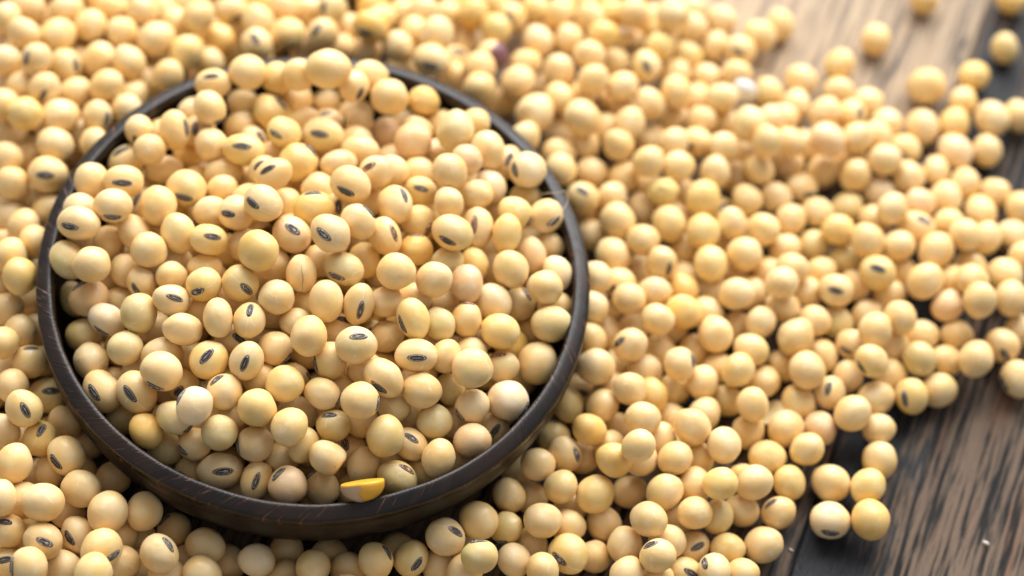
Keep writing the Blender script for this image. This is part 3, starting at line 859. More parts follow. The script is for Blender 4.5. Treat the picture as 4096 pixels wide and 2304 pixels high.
8657 2682 1024 769 -612 64 -171 388 353 346 0 1 0 9
8522 2633 340 867 -312 206 -331 380 350 343 0 0 0 9
9236 2626 490 810 -572 85 -96 380 350 343 0 0 0 9
5630 1488 1315 631 -688 304 -191 360 330 323 0 1 0 3
6120 1690 911 258 952 -165 -13 360 330 323 0 0 1 3
6864 1490 1029 38 51 745 -665 360 330 323 0 0 0 9
7498 2370 349 948 -211 34 -235 380 350 343 0 0 0 9
7447 1816 751 883 -253 205 -339 360 330 323 2 0 0 9
8124 2020 419 462 -185 625 -601 380 350 343 0 0 0 9
8555 1650 1059 62 -69 978 -188 385 350 343 0 1 0 9
6344 1109 1243 702 -692 168 -12 360 330 323 0 1 0 3
8857 2020 544 429 -419 738 -309 380 350 343 0 0 0 9
5617 830 1181 660 -620 424 9 360 330 323 0 1 0 3
5916 1364 340 247 -78 788 -558 380 350 343 0 0 0 3
7479 1052 1060 758 -634 26 -151 393 357 350 2 1 0 9
6957 654 1293 675 -696 245 7 360 330 323 0 1 0 5
7309 1100 340 171 -233 923 -255 380 350 343 0 0 0 9
6551 1022 340 708 -694 107 73 380 350 343 0 0 0 3
7994 1341 660 785 -450 352 -239 380 350 343 0 0 0 9
8166 684 951 547 -645 483 -228 392 357 350 0 1 0 9
8657 1254 340 706 -181 545 -414 380 350 343 0 0 0 9
9083 1142 854 661 -48 564 -493 360 330 323 0 0 0 9
5635 167 1024 824 -266 447 -225 360 330 323 0 0 0 3
5951 666 518 650 -202 439 -587 380 350 343 0 0 0 3
6441 5 1247 574 658 -203 443 378 344 337 0 1 2 3
7085 444 482 570 -107 567 -585 360 330 323 0 0 0 9
7480 -246 1130 720 381 -61 -577 360 330 323 0 1 2 9
7811 582 340 743 -45 495 -448 380 350 343 0 0 0 9
8935 466 848 947 -177 132 -234 381 347 340 0 0 0 9
8335 169 486 219 7 801 -556 360 330 323 0 0 0 9
8673 -164 1017 542 -186 725 -383 379 345 338 1 1 0 9
5776 -615 1264 667 -738 30 -99 403 367 360 0 1 0 3
6203 -10 340 707 -119 468 -517 380 350 343 0 0 0 3
6797 -208 672 910 -394 115 -61 380 350 343 0 0 0 9
6511 -1067 1307 964 -189 -21 -186 360 330 323 0 1 0 3
6968 -883 827 458 -430 752 -201 380 350 343 2 0 0 9
6159 -677 647 579 -657 446 -186 380 350 343 0 0 0 3
7433 -396 334 101 -4 760 -642 376 342 336 1 0 0 9
8003 -364 731 662 -236 505 -502 360 330 323 0 1 0 9
9253 -21 461 232 -101 946 -201 360 330 323 0 0 0 9
9012 -896 983 611 -561 556 -52 361 330 323 0 1 0 9
8536 -485 321 692 -706 139 -61 360 330 323 1 0 0 9
5515 -633 340 407 908 43 -89 380 350 343 0 0 1 3
5339 -1222 648 818 -188 315 -443 360 330 323 3 1 0 3
6001 -1294 907 520 -125 654 -535 360 330 323 0 0 0 3
6799 -1788 1421 66 103 821 -557 374 340 333 0 1 0 5
7400 -1062 321 283 -47 904 -318 360 330 323 0 0 0 9
7814 -1731 1249 793 -486 353 -105 402 366 358 0 1 0 5
8081 -1055 643 330 -384 823 -257 360 330 323 0 0 0 9
9014 -1174 333 473 -409 687 -371 376 342 335 0 0 0 9
5776 -2032 1175 691 -681 239 30 360 330 323 2 1 0 3
6369 -1432 321 902 -340 148 -223 360 330 323 0 0 0 3
5096 -1800 321 956 -188 158 -163 360 330 323 3 0 0 3
8480 -2049 1179 498 -547 628 -241 380 346 339 0 1 0 5
7206 -1923 884 333 -316 848 -266 380 350 343 0 0 0 9
6253 -2108 686 685 -226 454 -524 360 330 323 0 0 0 3
6720 -2751 1972 350 -200 894 -195 360 330 323 0 1 0 5
7590 -1727 340 585 -522 615 -87 380 350 343 0 0 0 9
5363 -2465 842 589 604 46 -536 370 337 330 0 1 2 3
5715 -2201 321 964 -172 191 -63 360 330 323 0 0 0 3
4840 -2864 1011 967 -226 117 27 360 330 323 0 1 0 3
4439 -2643 340 965 -248 -33 -75 380 350 343 3 0 0 3
6300 -2803 1424 838 -517 152 -79 371 338 331 2 1 0 5
6825 -2491 1083 847 -122 375 -356 382 348 341 0 0 0 9
7517 -2480 1201 173 -186 857 -448 365 332 326 0 1 0 5
8022 -2129 673 465 -395 740 -281 360 330 323 0 0 0 9
8433 -2990 1307 128 -76 961 -232 360 330 323 1 1 0 5
9009 -2300 325 725 -641 247 -55 360 330 323 1 0 0 9
5322 -3330 1045 366 -176 882 -239 360 330 323 0 1 0 3
6023 -3338 947 260 -298 893 -214 403 367 360 1 1 0 9
6730 -2849 322 269 -141 882 -361 362 330 323 0 1 0 9
7375 -3154 1026 344 -191 894 -215 388 353 346 0 1 0 9
7968 -2825 819 451 -528 687 -212 380 350 343 0 0 0 9
8007 -3544 1011 104 9 973 -208 363 330 323 0 1 0 9
8490 -3348 590 754 -84 478 -442 360 330 323 3 0 0 4
8989 -2988 323 870 -476 97 -82 364 331 325 0 0 0 4
7090 -3985 1330 780 -588 93 -195 386 351 344 0 1 0 5
7684 -3377 340 546 -256 619 -504 380 350 343 0 0 0 9
6271 -3660 334 602 -627 491 -53 377 343 336 0 1 0 9
5044 -4141 1074 74 -43 971 -222 383 348 341 0 1 0 3
5552 -3934 617 948 -302 94 46 366 333 326 0 0 0 9
4772 -3260 321 756 -623 196 -44 360 330 323 0 0 0 3
4334 -3489 772 674 -583 400 -214 360 330 323 0 1 0 3
5608 -3310 340 66 -143 882 -445 380 350 343 0 0 0 3
4356 -4228 763 30 -923 145 -355 360 330 323 3 0 2 3
4877 -4328 340 720 -211 462 -472 380 350 343 0 0 0 3
4588 -4866 669 609 -645 457 -63 362 330 323 5 1 0 3
5622 -4661 785 269 896 -334 -115 423 385 377 1 1 1 9
6128 -4403 321 725 -670 153 52 360 330 323 0 0 0 9
6693 -4270 686 585 -412 549 -432 383 349 342 0 1 0 9
7331 -4725 1294 781 540 -182 257 371 338 331 0 1 2 5
8051 -3952 327 495 806 283 158 368 335 328 0 0 1 4
8748 -3953 432 122 110 642 -749 360 330 323 1 0 0 4
7528 -4117 772 633 -752 123 -135 380 350 343 0 0 0 9
5144 -5159 954 820 -383 347 -245 360 330 323 0 0 0 9
6771 -5021 947 475 -188 494 -704 369 336 329 0 0 0 9
7950 -4601 463 539 799 27 -263 360 330 323 1 0 1 4
8475 -4680 861 391 661 -626 -136 360 330 323 0 0 2 4
9045 -4528 536 188 -80 878 -432 360 330 323 0 0 0 4
7380 -4944 654 268 -159 757 -575 360 330 323 0 0 0 9
10736 -2158 366 852 -467 220 -85 413 375 368 0 1 0 8
11468 -2237 528 489 -81 576 -649 387 353 345 1 1 0 8
11705 -1539 418 546 -523 634 -164 400 364 357 0 1 0 4
10767 -3009 373 145 989 -19 -33 420 382 375 5 1 2 8
11529 -3000 581 649 -466 550 -245 421 383 376 2 1 0 8
9433 -1761 425 103 15 694 -712 391 356 349 1 1 0 9
9141 -2644 908 258 -37 933 -247 390 354 347 0 1 0 4
9898 -2292 445 856 -110 353 -361 360 330 323 1 1 0 4
9733 -2946 336 778 494 -52 384 360 330 323 0 1 2 4
9456 -3730 361 157 -22 802 -575 406 370 362 0 1 0 4
-7191 6866 1163 737 -676 19 -21 432 393 385 0 0 0 5
-6267 6691 1427 133 -156 731 -651 376 342 335 0 0 0 5
-5326 6986 1286 830 -544 122 30 376 342 335 0 0 0 5
-4660 6843 1514 808 -579 103 -26 360 330 323 0 0 0 5
-4311 7307 973 620 -564 543 60 380 350 343 0 0 0 6
-3401 6703 1709 280 -263 883 -270 376 342 335 0 1 0 5
-3923 6786 1252 749 -209 425 -464 380 350 343 0 0 0 5
-7467 6194 1530 749 -208 495 -388 360 330 323 0 0 0 5
-6961 5631 1839 657 -695 291 -2 374 340 333 0 1 0 5
-6294 5865 1592 100 -249 909 -318 403 367 360 0 1 0 5
-6912 7104 508 706 -707 25 31 380 350 343 0 0 0 6
-5694 6311 1454 252 -21 754 -606 374 340 334 0 1 0 5
-4986 6238 1468 923 -236 257 -163 360 330 323 0 0 0 5
-4219 6070 1575 120 -190 683 -695 428 389 381 0 1 0 5
-3525 5783 1608 514 -27 667 -538 392 357 349 1 1 0 3
-5352 5514 1392 509 -64 658 -550 391 356 348 0 0 0 5
-4691 5328 1642 874 -139 400 -238 390 355 348 0 1 0 5
-7240 5019 1641 907 -353 191 128 360 330 323 0 0 0 5
-6528 4855 2031 472 603 76 639 360 330 323 0 0 1 5
-6020 5192 1431 616 496 27 -612 390 355 348 3 0 1 5
-7136 4924 980 160 -120 975 -96 380 350 343 0 0 0 6
-6794 4535 1457 96 -268 945 -160 380 350 343 0 0 0 5
-6259 4263 1842 138 820 135 539 368 335 328 0 1 1 5
-5690 4571 1401 36 -304 936 -173 360 330 323 0 0 0 5
-5022 4602 1712 239 -124 824 -499 388 353 346 0 1 0 5
-3817 5111 1627 434 -257 655 -563 365 332 325 0 1 0 3
-4369 5386 987 750 -164 491 -411 380 350 343 0 0 0 6
-4516 4734 1237 431 -226 775 -403 380 350 343 0 0 0 3
-7053 3877 1633 969 -149 99 168 380 350 343 0 0 0 5
-6521 3486 1940 747 -661 64 -40 386 351 344 1 1 0 5
-5839 3726 1669 83 -215 954 -190 410 373 365 0 1 0 5
-5091 3844 1626 15 739 531 414 361 330 323 0 0 1 3
-5580 4440 725 507 -104 654 -552 380 350 343 0 0 0 6
-4506 4145 1583 883 -143 381 -234 360 330 323 0 0 0 3
-6902 3591 951 136 -96 889 -427 360 330 323 0 0 0 6
-5820 2991 1653 810 -558 180 22 399 363 356 0 1 0 3
-5469 3722 1044 637 -135 590 -478 380 350 343 0 0 0 3
-5011 3160 1615 658 -572 483 -86 360 330 323 0 1 0 3
-3073 5931 1097 662 -516 530 -119 371 338 331 0 0 0 3
-2939 6639 1083 903 -238 250 -257 360 330 323 2 0 0 6
-2815 7377 1178 73 956 239 156 364 332 325 0 0 1 5
-2337 7834 955 809 -425 404 -39 380 350 343 2 0 0 6
-2190 7076 1308 638 -605 471 72 391 356 349 0 0 0 5
-1692 7555 1286 604 -632 484 -37 360 330 323 0 0 0 5
-2085 6313 1475 535 721 -314 -308 374 340 333 0 0 1 3
-1490 6709 1454 76 -991 -93 -62 390 355 348 0 1 2 5
-1194 7831 895 110 15 740 -663 380 350 343 0 0 0 6
-652 7657 1288 117 730 -454 -497 361 330 323 3 0 1 5
-752 6820 1445 552 681 101 470 376 342 335 0 1 1 5
-284 7716 574 659 -603 435 -119 380 350 343 0 0 0 6
262 6989 1684 221 967 -120 -32 398 362 355 2 1 1 5
169 8382 639 367 -374 790 -318 405 368 361 2 0 0 6
817 8151 781 350 -32 688 -634 360 330 323 0 0 0 6
921 6711 1445 612 -646 434 -144 375 342 335 0 1 0 3
202 6843 1004 424 -332 823 -183 360 330 323 0 0 0 6
1176 7314 1223 740 -245 559 -282 380 350 343 0 0 0 5
1329 7996 1179 652 -398 590 -261 360 330 323 0 0 0 5
-396 7040 700 798 -593 107 37 380 350 343 0 0 0 6
-1143 6901 861 150 -173 696 -681 380 350 343 0 0 0 6
405 7677 1060 302 -237 912 -148 360 330 323 0 0 0 6
1834 8319 630 739 -397 500 -214 380 350 343 0 0 0 6
2398 8204 1011 591 -343 695 -223 380 346 339 2 0 0 6
1687 7004 1636 376 -335 859 -88 413 376 369 0 1 0 5
2934 7778 1096 612 -607 502 -71 360 330 323 1 0 0 6
3244 8488 653 336 797 -285 -412 360 330 323 0 0 1 9
2349 7890 340 657 -295 592 -361 380 350 343 0 0 0 6
2936 7118 1013 725 -673 120 87 360 330 323 8 1 0 6
3881 7785 797 843 -103 397 -349 388 353 346 0 0 0 9
3763 8869 514 827 -519 152 -153 360 330 323 1 0 0 9
1670 6253 1707 278 955 -29 -102 404 368 360 0 1 1 3
2123 7240 509 710 695 96 -64 380 350 343 0 0 1 6
1280 7615 340 964 -211 96 -128 380 350 343 0 0 0 6
2676 6524 1268 434 -116 648 -615 389 354 347 0 0 0 5
2735 5867 1462 292 -165 877 -343 360 330 323 0 0 0 3
2186 6579 726 718 -322 583 -202 380 350 343 0 0 0 6
3535 6437 1018 324 -226 822 -412 404 367 360 0 1 0 9
3652 7125 822 279 -49 764 -579 364 331 324 0 0 0 9
3236 6405 340 213 -11 798 -563 380 350 343 0 0 0 9
3977 5591 1163 430 -309 787 -317 442 402 394 0 1 0 5
4092 6862 340 544 -118 568 -606 380 350 343 0 0 0 9
2818 8992 438 815 -81 443 -365 380 350 343 0 0 0 6
1909 8963 340 694 -356 532 -329 380 350 343 2 0 0 6
3828 4842 1250 453 -236 761 -400 360 330 323 0 0 0 3
-6404 2982 1000 862 -453 220 46 380 350 343 0 0 0 6
-6768 2656 1507 963 -198 175 -63 360 330 323 0 0 0 5
-6526 2014 1530 738 -610 274 86 372 339 332 0 1 0 5
-5813 2208 1715 430 903 11 23 421 383 375 0 1 1 3
-6118 2127 951 292 -268 744 -538 380 350 343 0 0 0 3
-5738 1654 1239 371 -101 700 -602 360 330 323 0 0 0 3
-6520 1526 1031 534 -227 590 -561 360 330 323 0 0 0 3
-6116 1041 1460 365 -485 778 -159 364 331 325 0 0 0 3
-5759 524 1702 898 -216 316 -217 360 330 323 0 0 0 3
-6489 841 910 678 -574 458 23 380 350 343 0 0 0 3
-6161 13 1913 535 -225 745 -328 380 350 343 0 0 0 3
-6162 277 1167 407 763 87 495 380 350 343 0 0 1 3
-5828 -585 2115 750 -241 466 -403 392 356 349 1 1 0 3
-5790 -410 975 155 -138 918 -337 360 330 323 0 0 0 3
-6078 -944 1418 260 -217 897 -284 360 330 323 0 0 0 3
-5685 -1488 1487 632 -564 519 -115 360 330 323 0 0 0 3
-5477 -1092 937 933 -315 150 -90 380 350 343 0 0 0 3
-5940 -1989 1849 2 -220 949 -225 360 330 323 0 0 0 3
-5401 -2101 1429 842 504 186 58 360 330 323 0 1 2 3
-5180 -1737 887 895 -405 166 86 360 330 323 0 0 0 3
-5846 -1945 939 333 -561 744 -143 380 350 343 0 0 0 3
-6363 -351 1350 970 -236 56 16 360 330 323 0 0 0 3
-5606 -2736 1466 832 -273 397 -274 360 330 323 0 0 0 3
-5204 -3463 1960 446 760 -110 -460 390 355 348 0 1 1 3
-4983 -2521 912 597 784 170 4 403 366 359 1 1 1 3
-4543 -3073 920 682 -724 93 -35 363 330 323 0 1 0 3
-4136 -3205 321 819 -569 -44 55 360 330 323 0 0 0 3
-4877 -3771 1390 546 589 465 371 373 339 332 1 1 1 3
-4274 -4164 1525 196 909 -297 -218 409 372 365 0 1 2 3
-4626 -4192 924 303 -574 735 -198 360 330 323 0 0 0 3
-5192 -4580 1758 397 -387 812 -182 397 362 354 0 1 0 5
-5605 -3724 1436 494 -647 577 -65 360 330 323 0 0 0 3
-4958 -5158 1363 582 -161 604 -520 376 342 335 0 0 0 5
-4489 -5412 1868 815 -578 -25 25 421 383 375 0 1 0 5
-3869 -4832 1498 975 -221 26 -19 407 370 363 0 1 0 3
-3457 -4018 550 180 -17 657 -732 360 330 323 0 1 0 3
-3273 -5351 1659 319 -468 803 -186 424 386 378 0 1 0 3
-4374 -6047 1530 498 845 13 -196 392 357 349 0 1 1 5
-3818 -5608 1071 300 855 -322 -275 385 350 343 0 0 1 3
-3235 -6175 1746 187 886 422 38 421 383 375 0 1 2 5
-5089 -5872 1442 722 683 -106 32 360 330 323 0 0 1 5
-4515 -6743 1727 68 724 -608 -318 401 365 358 0 1 2 5
-5101 -6361 1013 603 778 140 109 360 330 323 0 0 1 6
-3963 -6295 971 584 -567 568 -123 371 338 331 0 0 0 6
-3237 -6876 2093 420 -351 666 -506 401 365 357 1 0 0 5
-5421 -3531 803 856 -371 347 -99 380 350 343 0 0 0 3
-4850 -5740 810 106 -225 642 -725 380 350 343 0 0 0 6
-4151 -5012 831 732 -575 365 21 380 350 343 0 0 0 3
-5288 -5463 1946 422 -578 682 -152 360 330 323 0 0 0 5
-5409 -4735 1072 622 -253 518 -530 380 350 343 0 0 0 6
-4928 -4020 340 918 -365 108 -112 380 350 343 0 0 0 3
-3070 -5453 909 334 -86 762 -548 380 350 343 0 0 0 3
-2898 -6100 1089 927 -350 83 107 380 350 343 0 0 0 3
-2613 -5111 1403 546 -256 591 -536 395 359 352 0 1 0 3
-2147 -6085 1613 784 484 -98 -377 400 364 357 0 1 2 3
-2555 -5830 493 286 -504 788 -210 380 350 343 0 0 0 3
-2772 -5171 340 126 -108 906 -389 380 350 343 0 0 0 3
-2088 -4948 477 784 473 -65 396 360 330 323 0 0 2 3
-1388 -5474 957 973 -222 -24 -64 401 365 358 0 1 0 3
-1327 -6172 1180 947 -246 151 -138 391 356 349 0 0 0 3
-954 -5449 340 755 -501 411 -98 380 350 343 0 0 0 3
-360 -5689 1016 947 -296 53 110 365 332 326 5 1 0 3
137 -5073 340 413 -587 673 -175 380 350 343 0 0 0 3
742 -5719 1030 620 -318 645 -313 375 342 335 0 0 0 3
-1759 -5539 340 112 -382 890 -224 380 350 343 0 0 0 3
-2022 -6159 916 167 -223 940 -197 380 350 343 0 0 0 3
191 -5739 578 288 -11 636 -716 380 350 343 0 0 0 3
1924 -5477 1185 803 384 -74 -451 372 339 332 0 1 2 3
2576 -5250 992 210 837 363 352 373 339 333 3 1 1 3
3203 -4842 1265 684 672 150 -243 411 374 366 0 1 1 3
3796 -4351 1167 641 -654 371 -154 406 369 362 0 1 0 3
3520 -4669 340 333 -167 583 -722 380 350 343 0 0 0 3
3899 -5371 1636 917 389 -34 81 360 330 323 3 1 2 3
3122 -5162 617 611 -559 558 -60 360 330 323 0 0 0 3
1400 -5482 705 138 -24 776 -614 380 350 343 0 0 0 3
3652 -5368 993 328 -365 823 -287 380 350 343 0 0 0 3
968 -5050 340 678 -733 -53 -16 380 350 343 0 0 0 3
2293 -4754 340 958 -270 44 -91 380 350 343 0 0 0 3
-3435 -1983 959 546 -402 608 -413 409 365 350 1 0 0 2
-3401 -636 -2360 560 -535 -572 272 420 375 360 4 0 0 2
-4143 -53 1071 258 -928 -197 -184 435 389 373 0 0 0 0
-3415 661 -2459 333 699 605 -184 405 362 347 0 0 0 2
-2775 -2052 -845 213 650 -718 -129 393 350 336 5 0 0 2
-3560 -1217 914 56 77 1 -995 426 381 365 4 0 0 2
-2820 -820 903 763 428 45 482 440 393 377 5 0 0 2
-3187 -57 867 24 -988 -146 39 399 356 342 4 0 0 2
-2942 652 884 813 -342 269 -388 418 373 358 0 0 0 2
-3596 1226 913 610 190 765 -75 416 372 357 0 0 0 2
-2747 2159 890 285 -202 -579 737 434 388 372 4 0 0 2
-2084 -3507 1041 22 -405 857 319 440 393 377 1 0 0 2
-2383 -2834 877 778 584 -229 -38 399 356 342 3 0 0 2
-2003 -2217 861 826 265 -44 496 391 349 335 1 0 0 2
-2343 -1375 862 637 -564 386 357 393 351 337 0 0 0 2
-1827 -871 861 512 -269 171 -797 391 349 335 0 0 0 1
-2412 -103 901 464 -434 -761 -132 438 391 375 0 0 0 2
-2202 682 892 610 -375 -527 458 427 381 366 0 0 0 2
-2900 1431 866 349 67 -206 912 397 354 340 4 0 0 2
-1944 2234 905 208 -299 -243 899 442 394 378 0 0 0 2
-2313 2916 887 573 -8 729 -374 406 363 348 0 0 0 2
-1807 3481 964 628 -5 340 700 431 385 370 0 0 0 2
-1262 -3620 924 71 -982 174 6 418 374 359 0 0 0 2
-1604 -2911 875 307 -80 -30 948 408 364 350 1 0 0 2
-1265 -2241 900 100 821 243 -507 436 390 374 1 0 0 2
-1581 -1575 867 871 -424 -85 231 398 356 341 4 0 0 2
-1106 -831 896 467 -342 -798 166 432 385 370 0 0 0 1
-1646 63 905 471 -750 445 -132 442 394 379 3 0 0 1
-1033 531 900 258 29 -641 722 436 390 374 1 0 0 1
-1531 1146 869 230 404 266 845 401 358 343 5 0 0 1
-966 1930 861 431 832 170 306 392 350 336 1 0 0 1
-1370 2753 897 432 479 688 332 432 386 371 5 0 0 2
-1021 3479 903 412 -74 -861 -289 440 393 377 1 0 0 2
-293 -3441 -2321 487 423 -740 191 396 354 340 3 0 0 2
-792 -2948 901 576 -419 -645 -278 437 390 375 5 0 0 2
-509 -2208 896 709 -299 492 -409 431 385 370 3 0 0 2
-829 -1527 861 287 293 -768 492 391 349 335 3 0 0 1
-323 -845 897 440 262 -653 558 433 387 371 4 0 0 1
-691 -172 905 320 664 -449 505 442 395 379 0 0 0 1
-261 488 871 521 307 -474 -640 403 360 345 0 0 0 1
-643 1217 885 189 -723 -662 65 418 373 359 0 0 0 1
-213 1897 904 14 814 -346 466 441 394 378 0 0 0 1
-581 2598 906 584 -769 -179 -188 443 395 379 1 0 0 2
-183 3268 861 552 -632 -472 272 391 349 335 3 0 0 2
-514 4379 1267 677 315 646 -162 427 381 366 4 0 0 0
513 -3414 -1422 737 -124 -129 651 431 385 370 0 1 0 2
-1 -2821 908 249 347 -109 -898 445 397 381 0 0 0 2
462 -2160 893 637 145 644 -397 429 383 367 1 0 0 2
7 -1568 889 241 955 165 49 423 378 363 0 0 0 1
504 -986 874 625 -460 -197 -599 406 363 348 5 0 0 1
52 -214 871 486 -659 227 -528 403 360 345 0 0 0 1
511 408 891 115 454 -838 280 426 380 365 0 0 0 1
168 1158 900 499 -320 -198 781 436 389 374 0 0 0 1
551 1901 900 344 -554 618 -439 436 389 374 3 0 0 1
229 2652 878 369 877 -135 -278 411 367 353 4 0 0 2
449 3449 -1425 129 144 -980 47 405 362 347 0 0 0 2
998 -3541 878 2 -834 343 432 405 361 347 0 0 0 2
838 -2809 899 332 315 704 -542 435 389 373 0 0 0 2
1448 -2375 873 772 556 -307 38 405 362 347 3 0 0 2
1100 -1708 890 531 -845 53 -15 425 379 364 0 0 0 1
1305 -980 872 341 863 354 118 404 361 346 4 0 0 1
741 -315 864 572 77 817 -17 395 352 338 0 0 0 1
1383 581 882 85 378 -897 -213 415 371 356 0 0 0 1
976 1224 901 972 -28 150 180 438 391 375 4 0 0 1
1411 1910 908 430 -209 863 160 445 397 381 0 0 0 2
1004 2603 899 184 644 -732 126 435 388 373 1 0 0 2
1285 3343 860 374 389 -54 -840 396 354 340 3 0 0 2
1730 -3640 993 43 -378 -878 -290 416 372 357 0 0 0 2
1668 -2987 370 129 95 936 -313 424 379 364 1 0 0 2
2166 -2505 860 573 -455 -216 646 391 349 335 0 0 0 2
1889 -1653 873 438 -233 217 841 405 362 347 4 0 0 2
2384 -1037 904 448 -859 -225 99 440 393 377 3 0 0 2
1466 -183 901 803 269 -442 296 437 390 374 1 0 0 1
2185 560 902 922 -179 -29 341 439 392 376 0 0 0 2
1863 1272 906 128 484 -540 -677 443 396 380 3 0 0 2
2179 1986 875 250 -262 -461 810 407 363 349 1 0 0 2
1768 2664 895 133 570 -481 -652 430 384 369 0 0 0 2
1958 3649 1039 366 -819 -351 -269 405 361 347 0 0 0 0
2402 -3274 1035 771 -257 -34 -581 444 396 380 5 0 0 2
2771 -2058 -1788 693 -125 -675 220 404 361 346 0 0 0 2
2612 -1865 890 323 -626 684 -188 425 379 364 0 0 0 2
3132 -1302 884 241 -822 452 -250 417 373 358 1 0 0 2
2260 -239 900 664 -617 416 -68 437 390 374 3 0 0 2
3123 673 863 174 420 694 558 394 352 337 3 0 0 2
2619 1265 880 720 -152 -269 622 413 369 354 0 0 0 2
2941 2045 902 570 261 -423 -655 443 395 380 4 0 0 2
2500 2664 867 402 735 503 212 396 354 340 1 0 0 2
3147 -1435 -2222 616 615 -492 -36 414 369 355 5 0 0 2
3708 -730 895 440 -324 -731 -408 402 359 345 1 0 0 2
3411 144 342 131 -824 -40 -550 393 351 337 1 0 0 2
4263 652 1190 220 825 366 370 435 388 373 4 0 0 0
3185 1334 -1010 50 163 -862 478 416 371 356 5 0 0 2
3420 2627 1161 214 791 -423 -385 411 367 352 0 0 0 0
3920 -42 963 613 -611 339 368 431 385 369 1 0 0 2
-4046 -1740 1221 402 38 -145 -903 394 352 338 0 0 0 0
-4232 882 1179 232 -423 103 -870 418 374 359 4 0 0 0
-4123 1616 1260 75 -216 122 -966 405 362 348 5 0 0 0
-3539 -1766 1757 31 137 -631 763 424 379 364 0 0 0 2
-4243 -996 1236 174 655 -370 -635 441 393 378 3 0 0 0
-3611 -556 1241 165 -935 36 312 402 359 345 5 0 0 2
-3891 417 1691 382 -724 150 554 445 397 381 0 0 0 2
-3663 495 889 442 -324 788 281 413 369 354 4 0 0 2
-3485 1983 977 220 780 585 -18 408 365 350 3 0 0 2
-3923 2313 1454 844 -160 -355 -370 436 390 374 0 0 0 0
-2633 -3174 1446 274 561 -697 -354 395 353 339 0 0 0 0
-3118 -2684 1057 41 367 -115 -922 438 391 375 0 0 0 0
-2731 -2007 882 502 431 -638 -393 416 371 356 1 0 0 2
-3180 -1069 1563 804 -53 -70 589 435 388 373 5 0 0 2
-2750 -350 1557 982 120 -76 121 434 388 372 3 0 0 2
-3132 325 1532 632 403 -106 654 432 386 370 5 0 0 2
-2627 942 1471 714 -64 -152 -681 425 380 365 0 0 0 2
-3350 1051 1653 13 288 -167 -943 413 369 354 0 0 0 2
-2700 1719 1509 104 373 -398 832 422 377 362 0 0 0 2
-3309 2706 1148 895 -111 426 69 425 379 364 1 0 0 0
-2877 3301 1221 457 -355 -382 -720 413 369 354 4 0 0 0
-1924 -3211 1771 919 -165 -219 284 442 395 379 5 0 0 2
-2515 -2385 1490 460 -352 484 -655 407 363 349 0 0 0 2
-2039 -1752 1455 899 -295 102 -306 445 397 381 0 0 0 2
-2394 -1034 1544 308 447 -718 436 437 390 374 0 0 0 2
-1935 -432 1417 551 -599 108 -571 417 372 357 1 0 0 1
-2215 311 1534 746 613 247 -85 402 359 344 0 0 0 2
-1828 964 1515 67 -11 957 283 424 379 364 5 0 0 1
-2167 1483 868 692 -532 -220 436 400 357 343 5 0 0 2
-2033 2039 1692 456 -68 -659 594 435 389 373 1 0 0 2
-2593 2614 1491 117 422 836 330 429 383 367 4 0 0 2
-2212 3253 1559 510 849 114 74 395 353 339 0 0 0 2
-1787 -2517 1462 901 -293 250 -199 403 360 345 5 0 0 2
-993 -2161 1617 542 -183 -135 809 427 381 366 0 0 0 2
-1519 -1148 1488 296 397 301 815 443 396 380 5 0 0 1
-1194 -303 1467 67 -971 -227 -20 397 355 340 0 0 0 1
-1439 343 1586 533 -359 -483 -595 400 357 343 5 0 0 1
-1020 970 1517 472 -240 -252 -810 423 377 362 1 0 0 1
-1375 1638 1444 746 196 620 -142 437 390 375 3 0 0 1
-1053 2300 1456 307 254 -757 518 391 350 336 3 0 0 2
-1699 2707 1598 172 943 -82 -274 422 377 362 0 0 0 2
-1445 3440 1682 539 674 -481 154 439 392 376 1 0 0 2
-1433 4093 1194 204 877 -432 41 422 377 362 1 0 0 0
-137 -4278 1168 521 566 -227 597 439 392 376 5 0 0 0
-879 -4227 1162 736 101 -571 348 408 364 350 0 0 0 0
-452 -3630 911 603 457 -475 449 444 397 381 0 0 0 2
-1235 -3005 1530 215 810 36 544 401 358 344 0 0 0 2
-326 -1810 1561 292 646 -407 576 422 377 362 0 0 0 1
-706 -1183 1472 141 -827 182 -513 401 358 344 0 0 0 1
-346 -418 1584 743 -565 151 -324 399 357 342 0 0 0 1
-700 274 1568 813 -183 515 198 435 388 373 0 0 0 1
-260 898 1464 804 -286 -129 -505 417 373 358 5 0 0 1
-626 1677 1501 416 270 562 -662 404 360 346 4 0 0 1
-220 2297 1545 12 985 -171 8 424 379 363 4 0 0 2
-887 2973 1490 308 589 -554 501 409 365 350 0 0 0 2
-454 3634 1413 294 310 -377 -822 416 372 357 5 0 0 2
-976 4009 1770 177 981 -15 -80 399 356 342 0 0 0 0
590 -4118 1064 420 684 -277 -528 418 374 359 3 0 0 0
390 -3410 1540 79 -456 -650 602 423 378 363 0 0 0 2
-369 -2595 1522 860 -7 -419 290 411 367 352 0 0 0 2
330 -2116 1647 44 -879 -465 -97 404 361 346 3 0 0 1
32 -1157 1494 213 527 769 293 407 363 349 0 0 0 1
395 -539 1447 706 582 11 -403 400 357 343 1 0 0 1
61 201 1487 835 -398 -337 178 420 375 360 0 0 0 1
628 840 1483 123 -535 54 834 405 362 347 3 0 0 1
250 1616 1530 153 416 -100 -891 416 371 357 3 0 0 1
572 2394 1495 823 470 -112 -298 417 372 357 0 0 0 2
15 3018 1535 532 -794 114 -273 437 390 374 0 0 0 2
283 3702 1568 543 -375 -720 -213 402 359 344 0 0 0 2
24 4001 966 261 917 260 152 402 359 344 3 0 0 2
711 -2775 1672 544 -660 64 -514 412 368 353 4 0 0 2
1124 -2134 1519 852 -500 139 77 437 391 375 0 0 0 2
751 -1416 1502 31 -500 814 -295 436 389 374 1 0 0 1
1119 -606 1422 567 -222 27 -793 394 352 338 5 0 0 1
